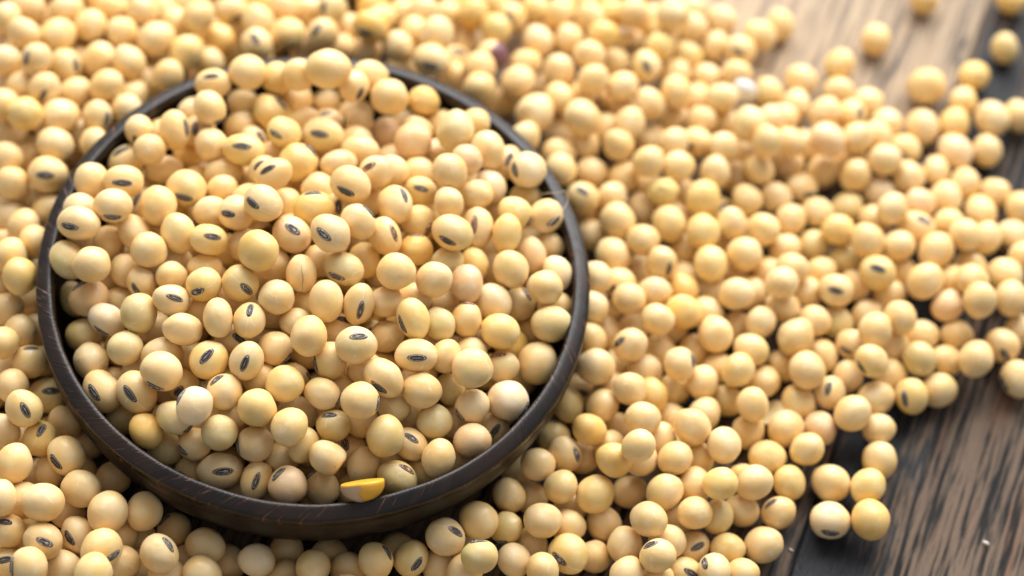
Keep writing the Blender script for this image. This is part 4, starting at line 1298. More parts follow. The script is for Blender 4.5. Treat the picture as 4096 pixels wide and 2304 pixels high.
978 139 1406 659 589 441 154 417 373 358 0 0 0 1
1388 1023 1486 349 343 -583 649 406 363 348 0 0 0 1
1002 1674 1507 1 498 696 -518 420 375 360 1 0 0 1
1313 2354 1564 598 -163 -732 -283 405 362 348 4 0 0 2
787 3115 1381 352 -31 -55 -934 407 364 349 0 0 0 2
687 3724 909 265 -674 -226 652 415 371 356 3 0 0 2
622 4365 1231 744 -470 -81 -469 398 356 342 3 0 0 0
1738 -2935 1252 589 318 -542 508 404 360 346 3 0 0 2
1913 -2142 1440 402 -610 -526 -435 403 360 345 3 0 0 2
1566 -1377 1422 460 -32 852 -250 394 352 338 0 0 0 1
1845 -724 1305 413 538 694 -242 397 354 340 5 0 0 1
1854 190 1505 896 19 -53 -440 435 389 373 5 0 0 1
2251 1047 1513 40 479 -336 810 410 366 351 0 0 0 2
1731 1641 1590 194 -545 29 -815 407 363 348 3 0 0 2
2047 2315 1560 221 -818 -154 -509 434 387 372 0 0 0 2
1520 3050 1483 238 736 561 -295 393 350 336 4 0 0 2
1317 4055 1123 335 -853 345 205 410 366 351 0 0 0 0
2842 -2654 934 733 82 -674 45 411 367 353 5 0 0 2
2292 -1503 1483 89 -234 926 -281 406 362 348 0 0 0 2
2875 -918 1547 84 -741 -314 -587 435 389 373 0 0 0 2
2432 -327 1644 485 729 345 -337 401 358 344 0 0 0 2
2807 179 1249 92 390 461 -792 421 376 361 1 0 0 2
2569 1692 1482 798 284 -531 -45 394 352 338 1 0 0 2
2818 2365 1597 306 -354 -195 -862 430 384 368 1 0 0 2
2226 3038 1385 360 651 -655 132 405 361 347 0 0 0 2
2635 3687 1414 451 19 -745 -491 431 385 369 0 0 0 0
3330 -2139 957 352 253 610 664 410 366 351 5 0 0 2
3037 -1733 1517 57 849 -488 196 430 384 368 4 0 0 2
3009 -500 900 277 594 -157 -739 436 389 373 4 0 0 2
3546 515 1437 186 -598 -779 -33 438 391 376 0 0 0 2
3340 1368 881 53 -763 -325 -557 417 372 357 0 0 0 2
3469 1924 1423 393 163 -101 899 410 366 352 5 0 0 2
3065 3102 1655 575 -189 -282 -745 425 380 364 0 0 0 0
3960 -1827 1236 650 -12 170 -740 438 391 376 4 0 0 0
3608 -1177 1504 754 -542 -244 -279 427 381 366 3 0 0 2
3427 -311 1542 136 -366 767 -510 411 367 353 1 0 0 2
4085 1420 1211 15 114 -502 -857 444 397 381 4 0 0 0
4176 2057 1547 449 711 -489 233 396 353 339 0 0 0 0
-2675 -747 2200 811 -180 -50 555 424 379 364 0 0 0 2
-2590 710 2221 756 500 409 103 437 390 375 4 0 0 2
-3105 1525 2196 554 -267 323 719 435 388 373 1 0 0 2
-1938 -835 2075 172 251 -948 95 391 349 335 0 0 0 1
-2099 -138 2086 622 -778 87 -36 418 374 359 0 0 0 1
-1856 547 2155 841 -103 -471 -244 413 369 354 1 0 0 1
-2267 1405 2011 310 -277 -780 -467 422 377 362 1 0 0 2
-1412 -2574 2110 23 -804 467 -367 429 383 368 1 0 0 2
-1519 -1739 2031 721 264 167 618 442 395 379 1 0 0 2
-1062 -832 1963 230 -534 -409 703 393 351 337 0 0 0 1
-1316 -101 2174 842 179 319 -396 419 374 359 3 0 0 1
-1033 591 2181 885 -256 -367 127 398 356 341 5 0 0 1
-1415 1180 2097 473 -43 -338 -812 400 357 342 5 0 0 1
-1006 1800 2110 441 -798 283 -299 407 364 349 3 0 0 1
-604 -3311 1619 153 714 -636 -251 398 355 341 0 0 0 2
-133 -2276 2189 551 484 575 -362 392 350 336 0 0 0 2
-738 -1637 2206 637 -654 -375 -162 435 388 373 3 0 0 1
-364 -948 2109 599 -240 -426 634 420 375 360 3 0 0 1
-577 -176 2251 229 -565 454 -650 431 384 369 3 0 0 1
-194 490 2134 458 -754 -239 -406 415 371 356 3 0 0 1
-556 1174 2079 313 -772 -526 -173 406 363 348 3 0 0 1
-119 1822 2143 113 926 -4 360 431 385 370 3 0 0 1
-634 2462 2145 490 -783 -345 167 410 366 351 4 0 0 2
-493 3207 2043 714 -283 170 617 395 353 339 4 0 0 2
44 -2948 2038 99 21 -992 69 420 375 360 0 0 0 2
799 -1841 2170 532 163 -826 -91 405 361 347 0 0 0 1
94 -1578 2192 363 -117 -727 -571 442 395 379 0 0 0 1
535 -942 2045 375 782 -38 496 415 370 356 0 0 0 1
134 -281 2115 319 -694 -308 566 418 373 358 0 0 0 1
577 352 2070 425 -809 305 268 433 387 371 0 0 0 1
189 1097 2041 641 58 -501 579 417 373 358 0 0 0 1
633 1997 2097 430 -826 364 -24 413 368 354 5 0 0 1
149 2609 2203 428 198 543 -695 438 391 375 1 0 0 2
1248 -1058 2001 444 602 392 536 420 375 360 3 0 0 1
1200 -233 2004 26 59 998 6 407 363 348 1 0 0 1
1314 489 1983 768 -114 623 -100 403 360 346 5 0 0 1
937 1139 2114 364 772 520 -26 423 378 363 0 0 0 1
1395 1997 2264 52 -372 -235 -897 441 393 378 3 0 0 2
895 2709 2088 477 -695 372 -389 419 374 359 5 0 0 2
2301 -1922 2127 589 -557 -92 578 419 374 359 0 0 0 2
1554 -1777 2064 367 72 -856 357 432 385 370 1 0 0 2
1856 -626 2051 624 282 662 306 416 371 356 1 0 0 1
2412 431 1958 95 833 339 -426 433 386 371 0 0 0 2
1738 1080 2153 269 -154 -450 -837 434 387 372 1 0 0 1
2129 1768 2179 437 -804 -374 150 401 358 344 1 0 0 2
2391 -1150 2147 29 524 -7 851 427 381 366 4 0 0 2
2991 1079 1455 246 920 -88 -291 391 349 335 0 0 0 2
2869 1902 2328 802 200 341 449 443 395 380 0 0 0 2
2436 2796 2114 132 956 -32 261 444 397 381 4 0 0 2
3121 171 2019 254 791 263 -491 423 377 362 0 0 0 2
-1461 -688 2591 449 270 -197 829 427 381 366 4 0 0 1
-1502 1297 2832 333 -504 -761 -238 420 375 360 1 0 0 1
-539 768 2755 826 449 -177 -291 423 378 363 4 0 0 1
93 -847 2711 483 -39 -855 -183 439 392 376 0 0 0 1
242 642 2767 187 -748 412 486 403 360 345 0 0 0 1
1003 -645 2580 675 440 -592 -18 401 358 344 1 0 0 1
1811 109 2347 256 -575 775 59 420 375 360 0 0 0 1
1258 968 2748 458 -826 314 -97 392 350 336 5 0 0 1
-10928 8165 358 875 45 -242 -417 411 367 352 0 0 0 6
-10515 9797 361 555 307 772 39 414 370 355 4 0 0 6
-9889 5654 352 522 618 -3 -588 404 361 346 0 0 0 6
-10323 6253 356 67 436 -834 333 409 365 351 0 0 0 6
-9949 7014 360 99 358 184 -910 413 369 354 0 0 0 6
-10453 7563 357 145 -51 936 -317 409 365 351 4 0 0 6
-9493 8146 378 904 -11 -117 411 434 388 372 5 0 0 6
-9782 8919 388 458 -742 411 266 445 397 381 3 0 0 6
-9471 10299 348 674 147 -372 621 400 357 343 0 0 0 6
-9188 1742 344 353 -592 -154 -708 395 352 338 3 0 0 6
-8921 3163 345 19 124 -665 736 396 354 339 0 0 0 6
-9510 3643 374 328 927 -2 180 429 383 368 0 0 0 6
-8861 4330 353 74 -208 -438 871 405 362 348 0 0 0 6
-9254 4976 354 663 -508 -210 -508 406 363 348 4 0 0 6
-8720 5576 380 95 548 -759 338 437 390 374 5 0 0 6
-8754 6350 369 542 803 -14 249 424 378 363 0 0 0 6
-8604 7254 341 902 -55 -187 -385 392 350 336 5 0 0 6
-9308 7411 343 541 -689 -468 116 394 352 338 3 0 0 6
-8712 8487 380 826 451 98 324 436 389 373 0 0 0 6
-9064 9304 384 532 -659 392 -360 441 394 378 5 0 0 6
-8753 10092 388 443 774 338 301 445 397 381 0 0 0 6
-8712 -2269 385 429 335 571 -614 442 395 379 0 0 0 6
-8308 -795 347 51 844 -431 316 398 356 342 1 0 0 6
-8966 -387 379 251 390 82 882 435 388 373 3 0 0 6
-8251 657 346 0 851 -330 -408 397 354 340 0 0 0 6
-8823 1118 357 661 268 -351 607 409 366 351 5 0 0 6
-7679 1634 345 40 -923 364 -119 395 353 339 0 0 0 6
-8518 2544 384 143 -910 -48 387 440 393 377 0 0 0 6
-7958 3112 364 717 -693 -73 -12 418 373 358 4 0 0 6
-8375 3726 371 313 581 -612 436 426 380 365 1 0 0 6
-7771 4246 364 322 -179 698 -614 418 373 358 0 0 0 6
-8212 4941 380 236 513 818 105 437 390 374 3 0 0 6
-7911 5628 347 579 -790 102 -175 398 356 342 5 0 0 6
-7982 6384 359 604 129 322 717 411 367 353 5 0 0 6
-7723 7117 382 701 603 -343 167 438 391 375 4 0 0 6
-8242 7881 344 119 504 855 -12 395 352 338 0 0 0 6
-7899 8723 375 349 -331 -510 714 431 385 369 5 0 0 6
-8175 9531 384 89 604 763 -213 440 393 377 4 0 0 6
-7976 10314 365 450 693 553 -109 419 374 359 1 0 0 6
-7978 -6181 360 41 140 194 970 413 369 354 0 0 0 6
-7694 -4602 366 403 806 -334 276 420 375 360 0 0 0 6
-8247 -4054 357 398 -30 611 684 409 366 351 0 0 0 6
-7329 -3111 385 648 245 475 543 442 395 379 0 0 0 6
-7933 -2616 372 476 -218 844 -117 427 381 366 0 0 0 6
-7328 -2010 381 244 -57 967 50 437 391 375 0 0 0 6
-7742 -1331 360 911 -226 246 -243 413 369 354 4 0 0 6
-6591 -602 380 156 -235 -816 -505 436 389 374 3 0 0 3
-7623 24 341 323 836 -319 -309 391 349 335 0 0 0 6
-6910 435 383 744 435 189 471 440 393 377 3 0 0 6
-7531 910 362 645 -747 -23 162 416 371 356 0 0 0 6
-6988 2009 387 53 -233 619 748 444 396 380 5 0 0 6
-7747 2414 365 375 -356 793 322 419 374 359 3 0 0 6
-6805 2881 352 484 -790 -213 310 404 360 346 4 0 0 6
-7285 3608 358 37 719 637 274 411 367 352 1 0 0 6
-7004 4333 347 111 -291 180 -933 398 355 341 3 0 0 6
-7476 4969 351 259 -591 -566 513 403 360 345 0 0 0 6
-7135 5654 379 334 -419 26 844 435 388 372 0 0 0 6
-7268 6480 353 113 -602 630 -477 405 361 347 0 0 0 6
-7497 7958 387 697 127 -290 -643 444 396 381 4 0 0 6
-6974 8552 356 39 206 96 973 409 365 350 0 0 0 6
-7393 9491 383 85 604 -524 594 439 392 376 0 0 0 6
-7188 10289 369 87 -195 80 974 424 379 363 1 0 0 6
-7321 -8206 341 601 260 -145 742 392 350 336 3 0 0 6
-6597 -7007 371 498 -138 790 -330 426 380 365 1 0 0 6
-7238 -6623 355 169 510 -842 54 407 364 349 0 0 0 6
-6494 -5547 349 281 -775 418 382 400 357 343 0 0 0 6
-7063 -5057 381 445 -455 717 283 437 390 375 0 0 0 6
-6294 -4534 352 418 -808 -415 2 404 361 346 0 0 0 6
-6528 -3772 349 596 -313 78 -736 401 358 343 0 0 0 6
-5948 -3154 382 569 198 -684 -412 438 391 376 1 0 0 3
-6737 -2485 346 679 273 524 435 397 355 340 0 0 0 6
-6218 -2009 347 259 323 459 786 399 356 342 4 0 0 3
-6270 -1280 353 845 294 -342 288 405 362 347 4 0 0 3
-5758 -752 361 523 -164 -352 759 414 370 355 1 0 0 3
-6288 64 343 552 -554 236 577 393 351 337 0 0 0 3
-5900 708 380 851 406 332 -26 436 389 374 0 0 0 3
-6777 1267 380 836 -382 -284 273 437 390 374 1 0 0 6
-5922 1650 378 476 -234 415 -739 433 387 371 3 0 0 3
-6286 2405 344 345 -903 51 250 394 352 338 4 0 0 3
-5939 3066 369 203 -858 -106 460 423 378 363 1 0 0 3
-6519 3611 370 249 -232 939 50 425 380 364 1 0 0 6
-6262 4364 350 500 -94 29 860 402 359 344 0 0 0 6
-6655 5036 379 828 -396 206 339 435 388 373 0 0 0 6
-6349 5815 368 206 844 402 288 422 377 362 0 0 0 6
-6383 6567 343 88 738 78 664 393 351 337 1 0 0 6
-6173 7242 346 954 189 216 -81 397 355 341 4 0 0 6
-6718 7806 376 28 614 690 382 432 386 370 5 0 0 6
-6184 8653 383 408 248 -316 -820 440 393 377 3 0 0 6
-6673 9327 344 348 -93 892 -274 394 352 338 0 0 0 6
-6411 10053 374 486 588 -585 -276 429 383 367 0 0 0 6
-5994 -8165 381 245 -131 138 951 437 390 375 1 0 0 6
-5790 -7280 369 193 -601 480 610 423 378 363 3 0 0 6
-5847 -6514 356 233 -463 -809 278 408 365 350 0 0 0 6
-5427 -5892 370 258 -754 340 -499 424 379 364 1 0 0 6
-5819 -5200 369 185 -948 59 -253 424 378 363 4 0 0 6
-5421 -4562 369 10 121 447 886 423 378 363 1 0 0 6
-5832 -3925 361 586 -200 -785 21 414 370 355 4 0 0 6
-5537 -2445 387 800 329 108 -490 444 397 381 4 0 0 3
-5594 -1571 357 568 219 139 -781 410 366 351 0 0 0 3
-5293 1202 360 286 -356 -787 -414 413 369 354 3 0 0 3
-5380 2243 379 154 -243 -676 679 435 389 373 4 0 0 3
-5204 2962 352 334 384 -126 851 404 360 346 1 0 0 3
-5707 3792 368 956 255 66 -129 422 377 362 4 0 0 6
-5870 4983 362 421 -7 -895 148 415 371 356 5 0 0 6
-5322 5527 360 209 188 -924 -259 413 369 354 0 0 0 6
-5694 6194 355 368 -519 -616 465 407 364 349 0 0 0 6
-5295 7014 373 641 -519 107 -555 428 382 367 4 0 0 6
-5978 7922 355 706 436 407 -382 407 363 349 0 0 0 6
-5485 8456 341 480 249 -808 -233 392 350 336 1 0 0 6
-5918 9409 353 823 469 -89 307 405 361 347 4 0 0 6
-5685 10247 380 534 -301 790 15 436 390 374 5 0 0 6
-6195 10808 367 288 489 -225 792 421 376 361 1 0 0 6
-5230 -8275 351 289 470 -411 -726 403 360 346 0 0 0 6
-5054 -7378 348 577 680 -436 120 400 357 343 0 0 0 6
-5109 -6626 363 335 475 812 -48 417 372 357 3 0 0 6
-5049 -5226 361 430 454 91 -775 414 370 355 0 0 0 6
-4658 3437 356 740 649 -169 -48 409 365 350 4 0 0 3
-4355 4126 363 101 830 509 -205 417 372 357 0 0 0 3
-4689 4843 368 702 -331 515 -365 422 377 362 0 0 0 3
-4547 5569 341 544 -812 211 -27 392 350 336 4 0 0 6
-4969 6247 381 209 663 446 564 437 390 374 5 0 0 6
-4482 6866 385 730 668 -47 -138 442 394 379 5 0 0 6
-5218 7776 354 79 -981 166 67 406 363 348 3 0 0 6
-4790 8340 344 400 -230 -682 568 395 353 339 4 0 0 6
-5146 9100 351 786 -267 -496 -254 403 360 345 0 0 0 6
-4646 9639 354 727 361 -249 529 406 363 348 4 0 0 6
-5383 10949 356 857 -424 -291 9 408 364 350 4 0 0 6
-4423 -8662 383 671 -425 556 244 439 392 376 5 0 0 6
-4316 -7176 367 278 -207 64 -936 421 376 361 1 0 0 6
-4398 -6358 384 104 604 743 270 441 394 378 0 0 0 6
-4205 -5582 366 811 213 541 -63 420 375 360 1 0 0 6
-4591 -4655 351 391 -476 193 764 403 360 346 0 0 0 3
-4168 -3960 371 91 490 -777 -385 426 380 365 0 0 0 3
-3885 3473 369 304 483 806 157 424 378 363 1 0 0 3
-3543 4146 349 582 -32 406 703 400 358 343 3 0 0 3
-3946 4806 373 429 -453 778 77 428 382 367 1 0 0 3
-3767 5551 348 353 -87 -230 -903 399 356 342 4 0 0 3
-4149 6168 356 600 -237 -245 -724 409 365 350 5 0 0 6
-3647 6720 371 636 -689 332 98 425 380 365 3 0 0 6
-4448 7636 361 898 97 -134 408 415 370 355 4 0 0 6
-3656 8630 380 149 -858 59 488 437 390 374 3 0 0 6
-4341 8975 349 171 518 -162 822 400 357 343 0 0 0 6
-4127 10235 384 200 -774 -540 -264 441 394 378 0 0 0 6
-4430 10945 365 295 834 193 425 419 374 359 0 0 0 6
-3641 -8753 386 608 -155 -79 -774 443 395 380 0 0 0 6
-3364 -7295 382 5 442 -792 421 438 391 375 1 0 0 6
-3697 -6610 342 39 514 -540 666 392 350 336 5 0 0 6
-3476 -5814 379 332 389 429 745 434 388 372 0 0 0 3
-3543 -4995 373 323 -296 603 -667 428 382 367 5 0 0 3
-3239 5071 354 363 -743 -544 -138 407 363 348 3 0 0 3
-3172 6088 386 609 786 87 -55 443 395 379 4 0 0 6
-2885 6799 369 596 -164 786 -2 424 379 363 3 0 0 6
-3323 7369 342 579 693 412 -121 393 351 336 0 0 0 6
-3061 8038 341 215 787 -553 169 392 350 336 0 0 0 6
-3675 9409 384 6 272 811 517 440 393 378 0 0 0 6
-3363 10113 377 833 121 540 26 432 386 371 3 0 0 6
-3632 10863 379 865 -62 -356 -348 435 388 372 0 0 0 6
-2785 -8676 373 459 -27 121 -880 428 382 367 5 0 0 6
-2597 -7200 358 212 820 -26 532 410 367 352 1 0 0 6
-2956 -6441 358 966 -242 79 -52 411 367 352 0 0 0 6
-2146 6726 362 598 -44 54 799 415 371 356 0 0 0 6
-2598 7471 355 499 424 438 -616 408 364 350 0 0 0 6
-2374 8252 357 424 -345 -683 -485 410 366 351 3 0 0 6
-2896 8748 353 783 450 -210 376 405 361 347 1 0 0 6
-2705 9658 378 553 -828 84 47 434 387 372 3 0 0 6
-2940 11326 379 408 76 620 -666 435 389 373 3 0 0 6
-1987 -8641 367 864 -389 239 214 421 376 361 5 0 0 6
-1849 -7315 370 849 405 253 227 425 380 364 0 0 0 6
-1616 5600 341 23 -69 -704 -706 392 350 336 0 0 0 3
-2313 5956 378 525 -136 481 689 434 387 372 1 0 0 3
-1461 6426 362 355 -243 565 -703 416 371 356 5 0 0 3
-1838 7434 366 389 -9 194 900 420 375 360 0 0 0 6
-1597 8152 369 100 -132 -317 -934 423 378 363 4 0 0 6
-2184 9036 387 696 127 492 508 444 396 380 3 0 0 6
-1808 9776 377 385 -27 446 -808 433 386 371 1 0 0 6
-2323 10328 376 40 742 -255 -618 431 385 370 0 0 0 6
-2065 11480 364 948 50 261 -175 418 373 358 4 0 0 6
-1082 -7416 359 426 -572 -93 695 412 368 354 3 0 0 6
-1574 -6288 368 595 -373 167 -693 422 377 362 0 0 0 3
-1463 8887 341 9 -847 -453 -277 392 350 336 0 0 0 6
-997 9989 386 269 -295 789 -467 443 396 380 4 0 0 6
-1625 10527 355 731 95 664 126 408 364 349 0 0 0 6
-1305 11322 380 70 703 287 647 437 390 374 4 0 0 6
-390 -7553 349 810 -48 -485 325 400 357 343 3 0 0 6
-813 -6181 375 313 858 -317 256 431 385 369 5 0 0 3
-910 7447 364 331 461 -814 121 418 373 358 1 0 0 6
-751 8262 378 805 439 -152 370 433 387 371 3 0 0 6
-791 9170 355 754 121 192 -616 407 364 349 4 0 0 6
-245 9865 364 677 374 -627 -94 418 373 358 0 0 0 6
-756 10746 355 859 336 -21 -387 408 364 349 3 0 0 6
-598 11480 353 666 174 556 466 406 362 348 0 0 0 6
639 -6815 367 297 373 482 -735 421 376 361 4 0 0 6
-62 -6460 366 33 -866 478 -142 420 375 360 3 0 0 3
83 9157 354 559 389 223 698 406 362 348 0 0 0 6
491 9992 373 36 482 -368 -794 428 382 366 5 0 0 6
0 10569 376 673 362 -554 330 432 385 370 0 0 0 6
130 11344 377 665 -187 179 701 433 387 371 0 0 0 6
1223 -7829 348 683 332 559 332 400 357 343 3 0 0 6
843 -6071 382 967 -137 27 211 438 391 375 0 0 0 3
1015 5724 342 637 310 539 -455 392 350 336 0 0 0 3
1011 6922 350 112 -66 -92 -987 401 358 344 3 0 0 6
1213 8566 368 525 -280 -753 280 422 377 362 0 0 0 6
805 9198 351 320 826 329 -327 403 359 345 4 0 0 6
1389 9648 371 36 675 -35 736 425 380 365 4 0 0 6
732 10813 381 232 632 -736 69 438 391 375 0 0 0 6
852 11671 357 906 -342 104 227 410 366 351 0 0 0 6
1906 -8079 353 198 -415 -884 -88 405 361 347 0 0 0 6
1533 -6601 383 613 768 -169 -76 439 392 376 3 0 0 3
1990 -5766 367 22 714 583 387 422 376 361 0 0 0 3
1789 5645 373 91 103 112 984 428 382 367 5 0 0 3
1469 6345 377 207 -172 761 -590 432 386 370 4 0 0 3
2094 9688 342 294 519 -443 -669 393 350 336 0 0 0 6
1718 10490 348 77 -150 -41 985 399 356 342 0 0 0 6
2170 11078 348 115 -727 677 28 399 356 342 0 0 0 6
3358 -7535 373 417 738 5 530 429 383 367 5 0 0 9
2566 -6896 372 394 -730 273 -487 427 382 366 4 0 0 6
2743 -5718 376 373 779 -442 -243 431 385 370 0 0 0 3
2628 5674 368 19 -130 101 -986 422 377 362 5 0 0 3
2798 9703 358 327 -720 285 541 411 367 352 5 0 0 6
2473 10374 371 523 111 -722 -439 425 380 365 1 0 0 6
2924 11171 372 179 -250 -930 -200 427 381 366 0 0 0 6
2178 11866 348 152 805 529 220 399 357 342 0 0 0 6
3096 -6398 341 553 693 -205 415 391 349 335 0 0 0 9
3516 -5779 380 688 -59 461 558 436 390 374 1 0 0 3
3519 9502 361 763 604 -11 232 414 370 355 0 0 0 9
3199 10343 358 607 438 608 263 411 367 352 3 0 0 9
3685 10968 363 426 789 443 -20 417 372 357 0 0 0 6
2941 11957 386 892 -124 -403 166 443 395 380 4 0 0 6
3698 -6800 369 907 128 -66 396 424 378 363 3 0 0 9
4266 -5907 347 212 344 804 437 399 356 342 3 0 0 9
4013 4415 368 306 -209 451 -812 422 377 362 0 0 0 3
3927 10140 361 1 -928 373 -27 415 370 355 4 0 0 9
4368 10724 343 385 -94 915 -79 394 351 337 0 0 0 6
3696 11754 370 438 -283 -691 501 424 379 363 1 0 0 6
4478 -6611 350 62 -106 574 809 402 359 345 0 0 0 9
4886 -5493 383 6 -825 -399 400 439 392 376 1 0 0 9
4690 10059 364 469 758 300 339 418 373 358 5 0 0 9
4959 11173 355 876 -253 302 279 408 364 349 0 0 0 6
4453 11724 362 429 -795 107 415 416 371 356 0 0 0 6
5276 -6505 376 369 -868 242 228 431 385 370 4 0 0 9
5605 -5813 376 834 -213 -291 -417 431 385 370 0 0 0 9
5222 3749 381 237 190 903 304 437 391 375 0 0 0 3
5367 10520 384 197 -599 665 -402 441 394 378 5 0 0 6
5788 11178 342 234 665 -21 709 392 350 336 5 0 0 4
5292 11866 385 66 522 772 357 442 395 379 3 0 0 6
6054 -6437 360 486 -643 504 311 413 369 354 4 0 0 9
6342 -5605 351 505 -768 245 308 403 360 345 5 0 0 9
5948 10015 343 337 448 516 648 394 351 337 4 0 0 6
6374 10702 380 423 692 -544 -218 437 390 374 0 0 0 4
6044 11817 341 313 450 573 -610 391 349 335 0 0 0 4
6794 -6295 368 892 44 256 -370 423 377 362 0 0 0 9
7145 -5605 387 233 190 639 -708 445 397 381 5 0 0 9
6826 1769 374 152 41 -919 360 429 383 368 0 0 0 9
6698 11439 383 188 855 -41 -482 440 393 377 5 0 0 4
7555 -6500 380 843 -236 -437 -206 436 390 374 0 0 0 4
7927 -5781 369 33 537 -832 135 424 378 363 4 0 0 4
7201 3800 378 891 183 -12 -415 434 387 372 4 0 0 9
8682 -5620 367 90 -856 509 -12 422 376 361 1 0 0 4
8162 3377 359 202 -103 -969 -97 412 368 353 0 0 0 9
8062 4115 358 401 148 -528 -734 411 367 353 1 0 0 9
8873 3649 373 396 -419 -333 747 428 382 367 3 0 0 9
-10724 6863 357 128 -980 -106 108 410 366 352 0 0 0 6
-10227 8327 353 36 644 490 -586 405 362 347 0 0 0 6
-10582 9020 386 523 305 311 -732 443 395 379 0 0 0 6
-9875 2975 364 158 509 442 722 418 373 358 4 0 0 6
-9692 4361 354 290 220 -355 -861 406 363 348 0 0 0 6
-10155 4940 379 392 -243 -210 -862 435 388 373 1 0 0 6
-9382 5490 865 545 776 137 -285 424 379 363 0 0 0 6
-9555 6315 490 221 876 -427 -39 441 393 378 0 0 0 6
-9041 6874 777 222 907 -219 283 417 372 357 0 0 0 6
-9842 7609 795 192 -424 -832 303 405 361 347 0 0 0 6
-9237 8698 914 477 -594 391 -517 440 393 377 0 0 0 6
-9788 9690 619 149 314 449 823 445 397 381 0 0 0 6
-8976 391 377 99 461 458 -754 432 386 371 0 0 0 6
-8437 1774 377 186 903 -69 380 432 386 371 0 0 0 6
-9287 2454 351 327 120 869 353 403 360 345 3 0 0 6
-8468 3117 939 360 -530 558 -528 439 392 376 0 0 0 6
-8905 3832 896 19 -512 410 755 411 367 352 1 0 0 6
-8304 4297 867 531 -519 -453 494 415 371 356 0 0 0 6
-8715 4981 903 19 -802 -78 -592 397 354 340 4 0 0 6
-7577 6020 855 537 -343 -604 478 398 355 341 5 0 0 6
-8303 5939 911 608 -695 90 -372 431 385 370 0 0 0 6
-8278 6846 869 832 -15 -255 493 410 367 352 0 0 0 6
-8800 7800 798 151 -600 748 -242 434 388 372 0 0 0 6
-8262 8372 1014 475 -712 193 480 444 396 380 0 0 0 6
-8553 9077 911 657 587 182 436 415 371 356 4 0 0 6
-8072 -3358 365 562 -483 -534 -408 419 374 359 1 0 0 6
-8066 -1922 632 693 528 354 -339 405 362 347 0 0 0 6
-8620 -1482 375 378 314 249 835 430 384 369 0 0 0 6
-7439 -676 341 482 -547 135 671 391 349 335 1 0 0 6
-8313 -73 560 519 226 693 447 427 381 366 3 0 0 6
-7819 474 936 496 -571 -442 -482 428 382 367 0 0 0 6
-8058 1236 801 118 -554 820 -82 407 364 349 0 0 0 6
-7501 2025 937 693 -74 -631 341 392 350 336 0 0 0 6
-7411 2923 881 947 257 189 -44 436 389 374 0 0 0 6
-7789 3656 886 289 -701 570 -316 437 390 375 5 0 0 6
-7842 5258 948 341 -295 -802 -392 399 356 342 0 0 0 6
-7946 7602 978 637 -661 -204 340 443 395 380 0 0 0 6
-7468 8450 941 757 -640 93 91 397 354 340 1 0 0 6
-7800 9136 1000 767 -175 -63 -614 427 382 366 4 0 0 6
-7403 -7416 370 522 39 224 -822 424 379 364 0 0 0 6
-7262 -5827 387 864 -58 -418 275 444 397 381 0 0 0 6
-7813 -5338 346 399 -254 780 -410 397 355 341 0 0 0 6
-6966 -4335 594 221 120 683 -686 412 367 353 5 0 0 6
-7524 -3884 355 183 -372 -905 -98 408 364 349 0 0 0 6
-6687 -3132 746 75 845 -281 -448 415 370 355 0 0 0 6
-7242 -2555 918 121 283 434 847 426 381 366 3 0 0 6
-6724 -1777 894 189 -396 -572 693 442 394 378 0 0 0 6
-7002 -1256 362 716 -180 458 -494 415 371 356 5 0 0 6
-7147 -224 840 354 -621 -470 518 433 387 371 5 0 0 6
-7271 1266 964 767 -247 92 -584 435 388 372 5 0 0 6
-6618 5471 1027 414 658 -589 220 440 392 377 0 0 0 6
-6806 6192 808 706 538 325 325 396 354 340 1 0 0 6
-7123 7633 975 575 -494 511 -406 402 359 345 1 0 0 6
-6596 8357 956 494 -409 -455 618 423 377 362 0 0 0 6
-7029 9052 931 528 714 86 -452 424 379 363 0 0 0 6
-6924 9831 932 357 -106 258 -892 439 392 377 0 0 0 6
-5812 -8939 380 414 182 -838 -305 437 390 374 3 0 0 6
-6727 -7791 368 231 811 -420 -336 422 377 362 0 0 0 6
-6060 -6877 991 85 363 700 -610 439 392 376 0 0 0 6
-6588 -6254 355 582 -764 233 -155 407 364 349 4 0 0 6
-6021 -5908 787 271 610 745 18 417 372 357 0 0 0 6
-6309 -5017 876 602 136 -15 -786 408 365 350 4 0 0 6
-6243 -3733 1000 688 180 421 -562 394 352 338 0 0 0 6
-6199 -2586 825 642 -522 373 420 421 376 361 0 0 0 3
-6153 3992 989 695 -54 -202 688 436 389 374 5 0 0 6
-5821 5721 889 619 300 139 -712 404 360 346 0 0 0 6
-5849 6769 827 112 -751 164 -630 419 374 359 4 0 0 6
-6391 7482 1005 80 -275 409 867 420 375 360 0 0 0 6
-5847 8357 991 776 191 -29 600 423 377 362 0 0 0 6
-6271 9184 941 8 -583 810 53 413 369 354 0 0 0 6
-5969 9916 1021 860 -260 -190 -396 432 386 370 0 0 0 6
-5065 -9018 345 348 -660 -471 470 396 353 339 0 0 0 6
-5503 -7813 860 702 227 -413 -533 420 375 360 4 0 0 6
-5306 -7074 966 540 -396 539 511 405 362 347 4 0 0 6
-4998 -3035 374 802 421 374 200 430 383 368 0 0 0 3
-5198 5044 874 108 137 982 -72 395 353 338 4 0 0 6
-5644 7526 888 659 364 -271 -600 420 375 360 1 0 0 6
-5136 8620 951 375 -262 -356 815 422 376 361 0 0 0 6
-5305 9699 705 474 -47 -821 -315 407 364 349 3 0 0 6
-4942 10338 355 533 -8 -632 -563 408 364 349 0 0 0 6
-4625 -7934 626 279 -642 -702 132 403 359 345 1 0 0 6
-4494 6363 952 91 911 389 -103 404 361 346 3 0 0 6
-4845 7869 989 327 -270 -524 -739 436 389 373 3 0 0 6
-4298 8427 878 840 275 295 -362 437 390 374 5 0 0 6
-4756 9264 1007 235 -406 -464 -751 430 384 369 3 0 0 6
-4587 10145 997 755 55 273 -594 432 386 370 5 0 0 6
-3955 -7844 349 318 -64 -569 756 401 358 343 1 0 0 6
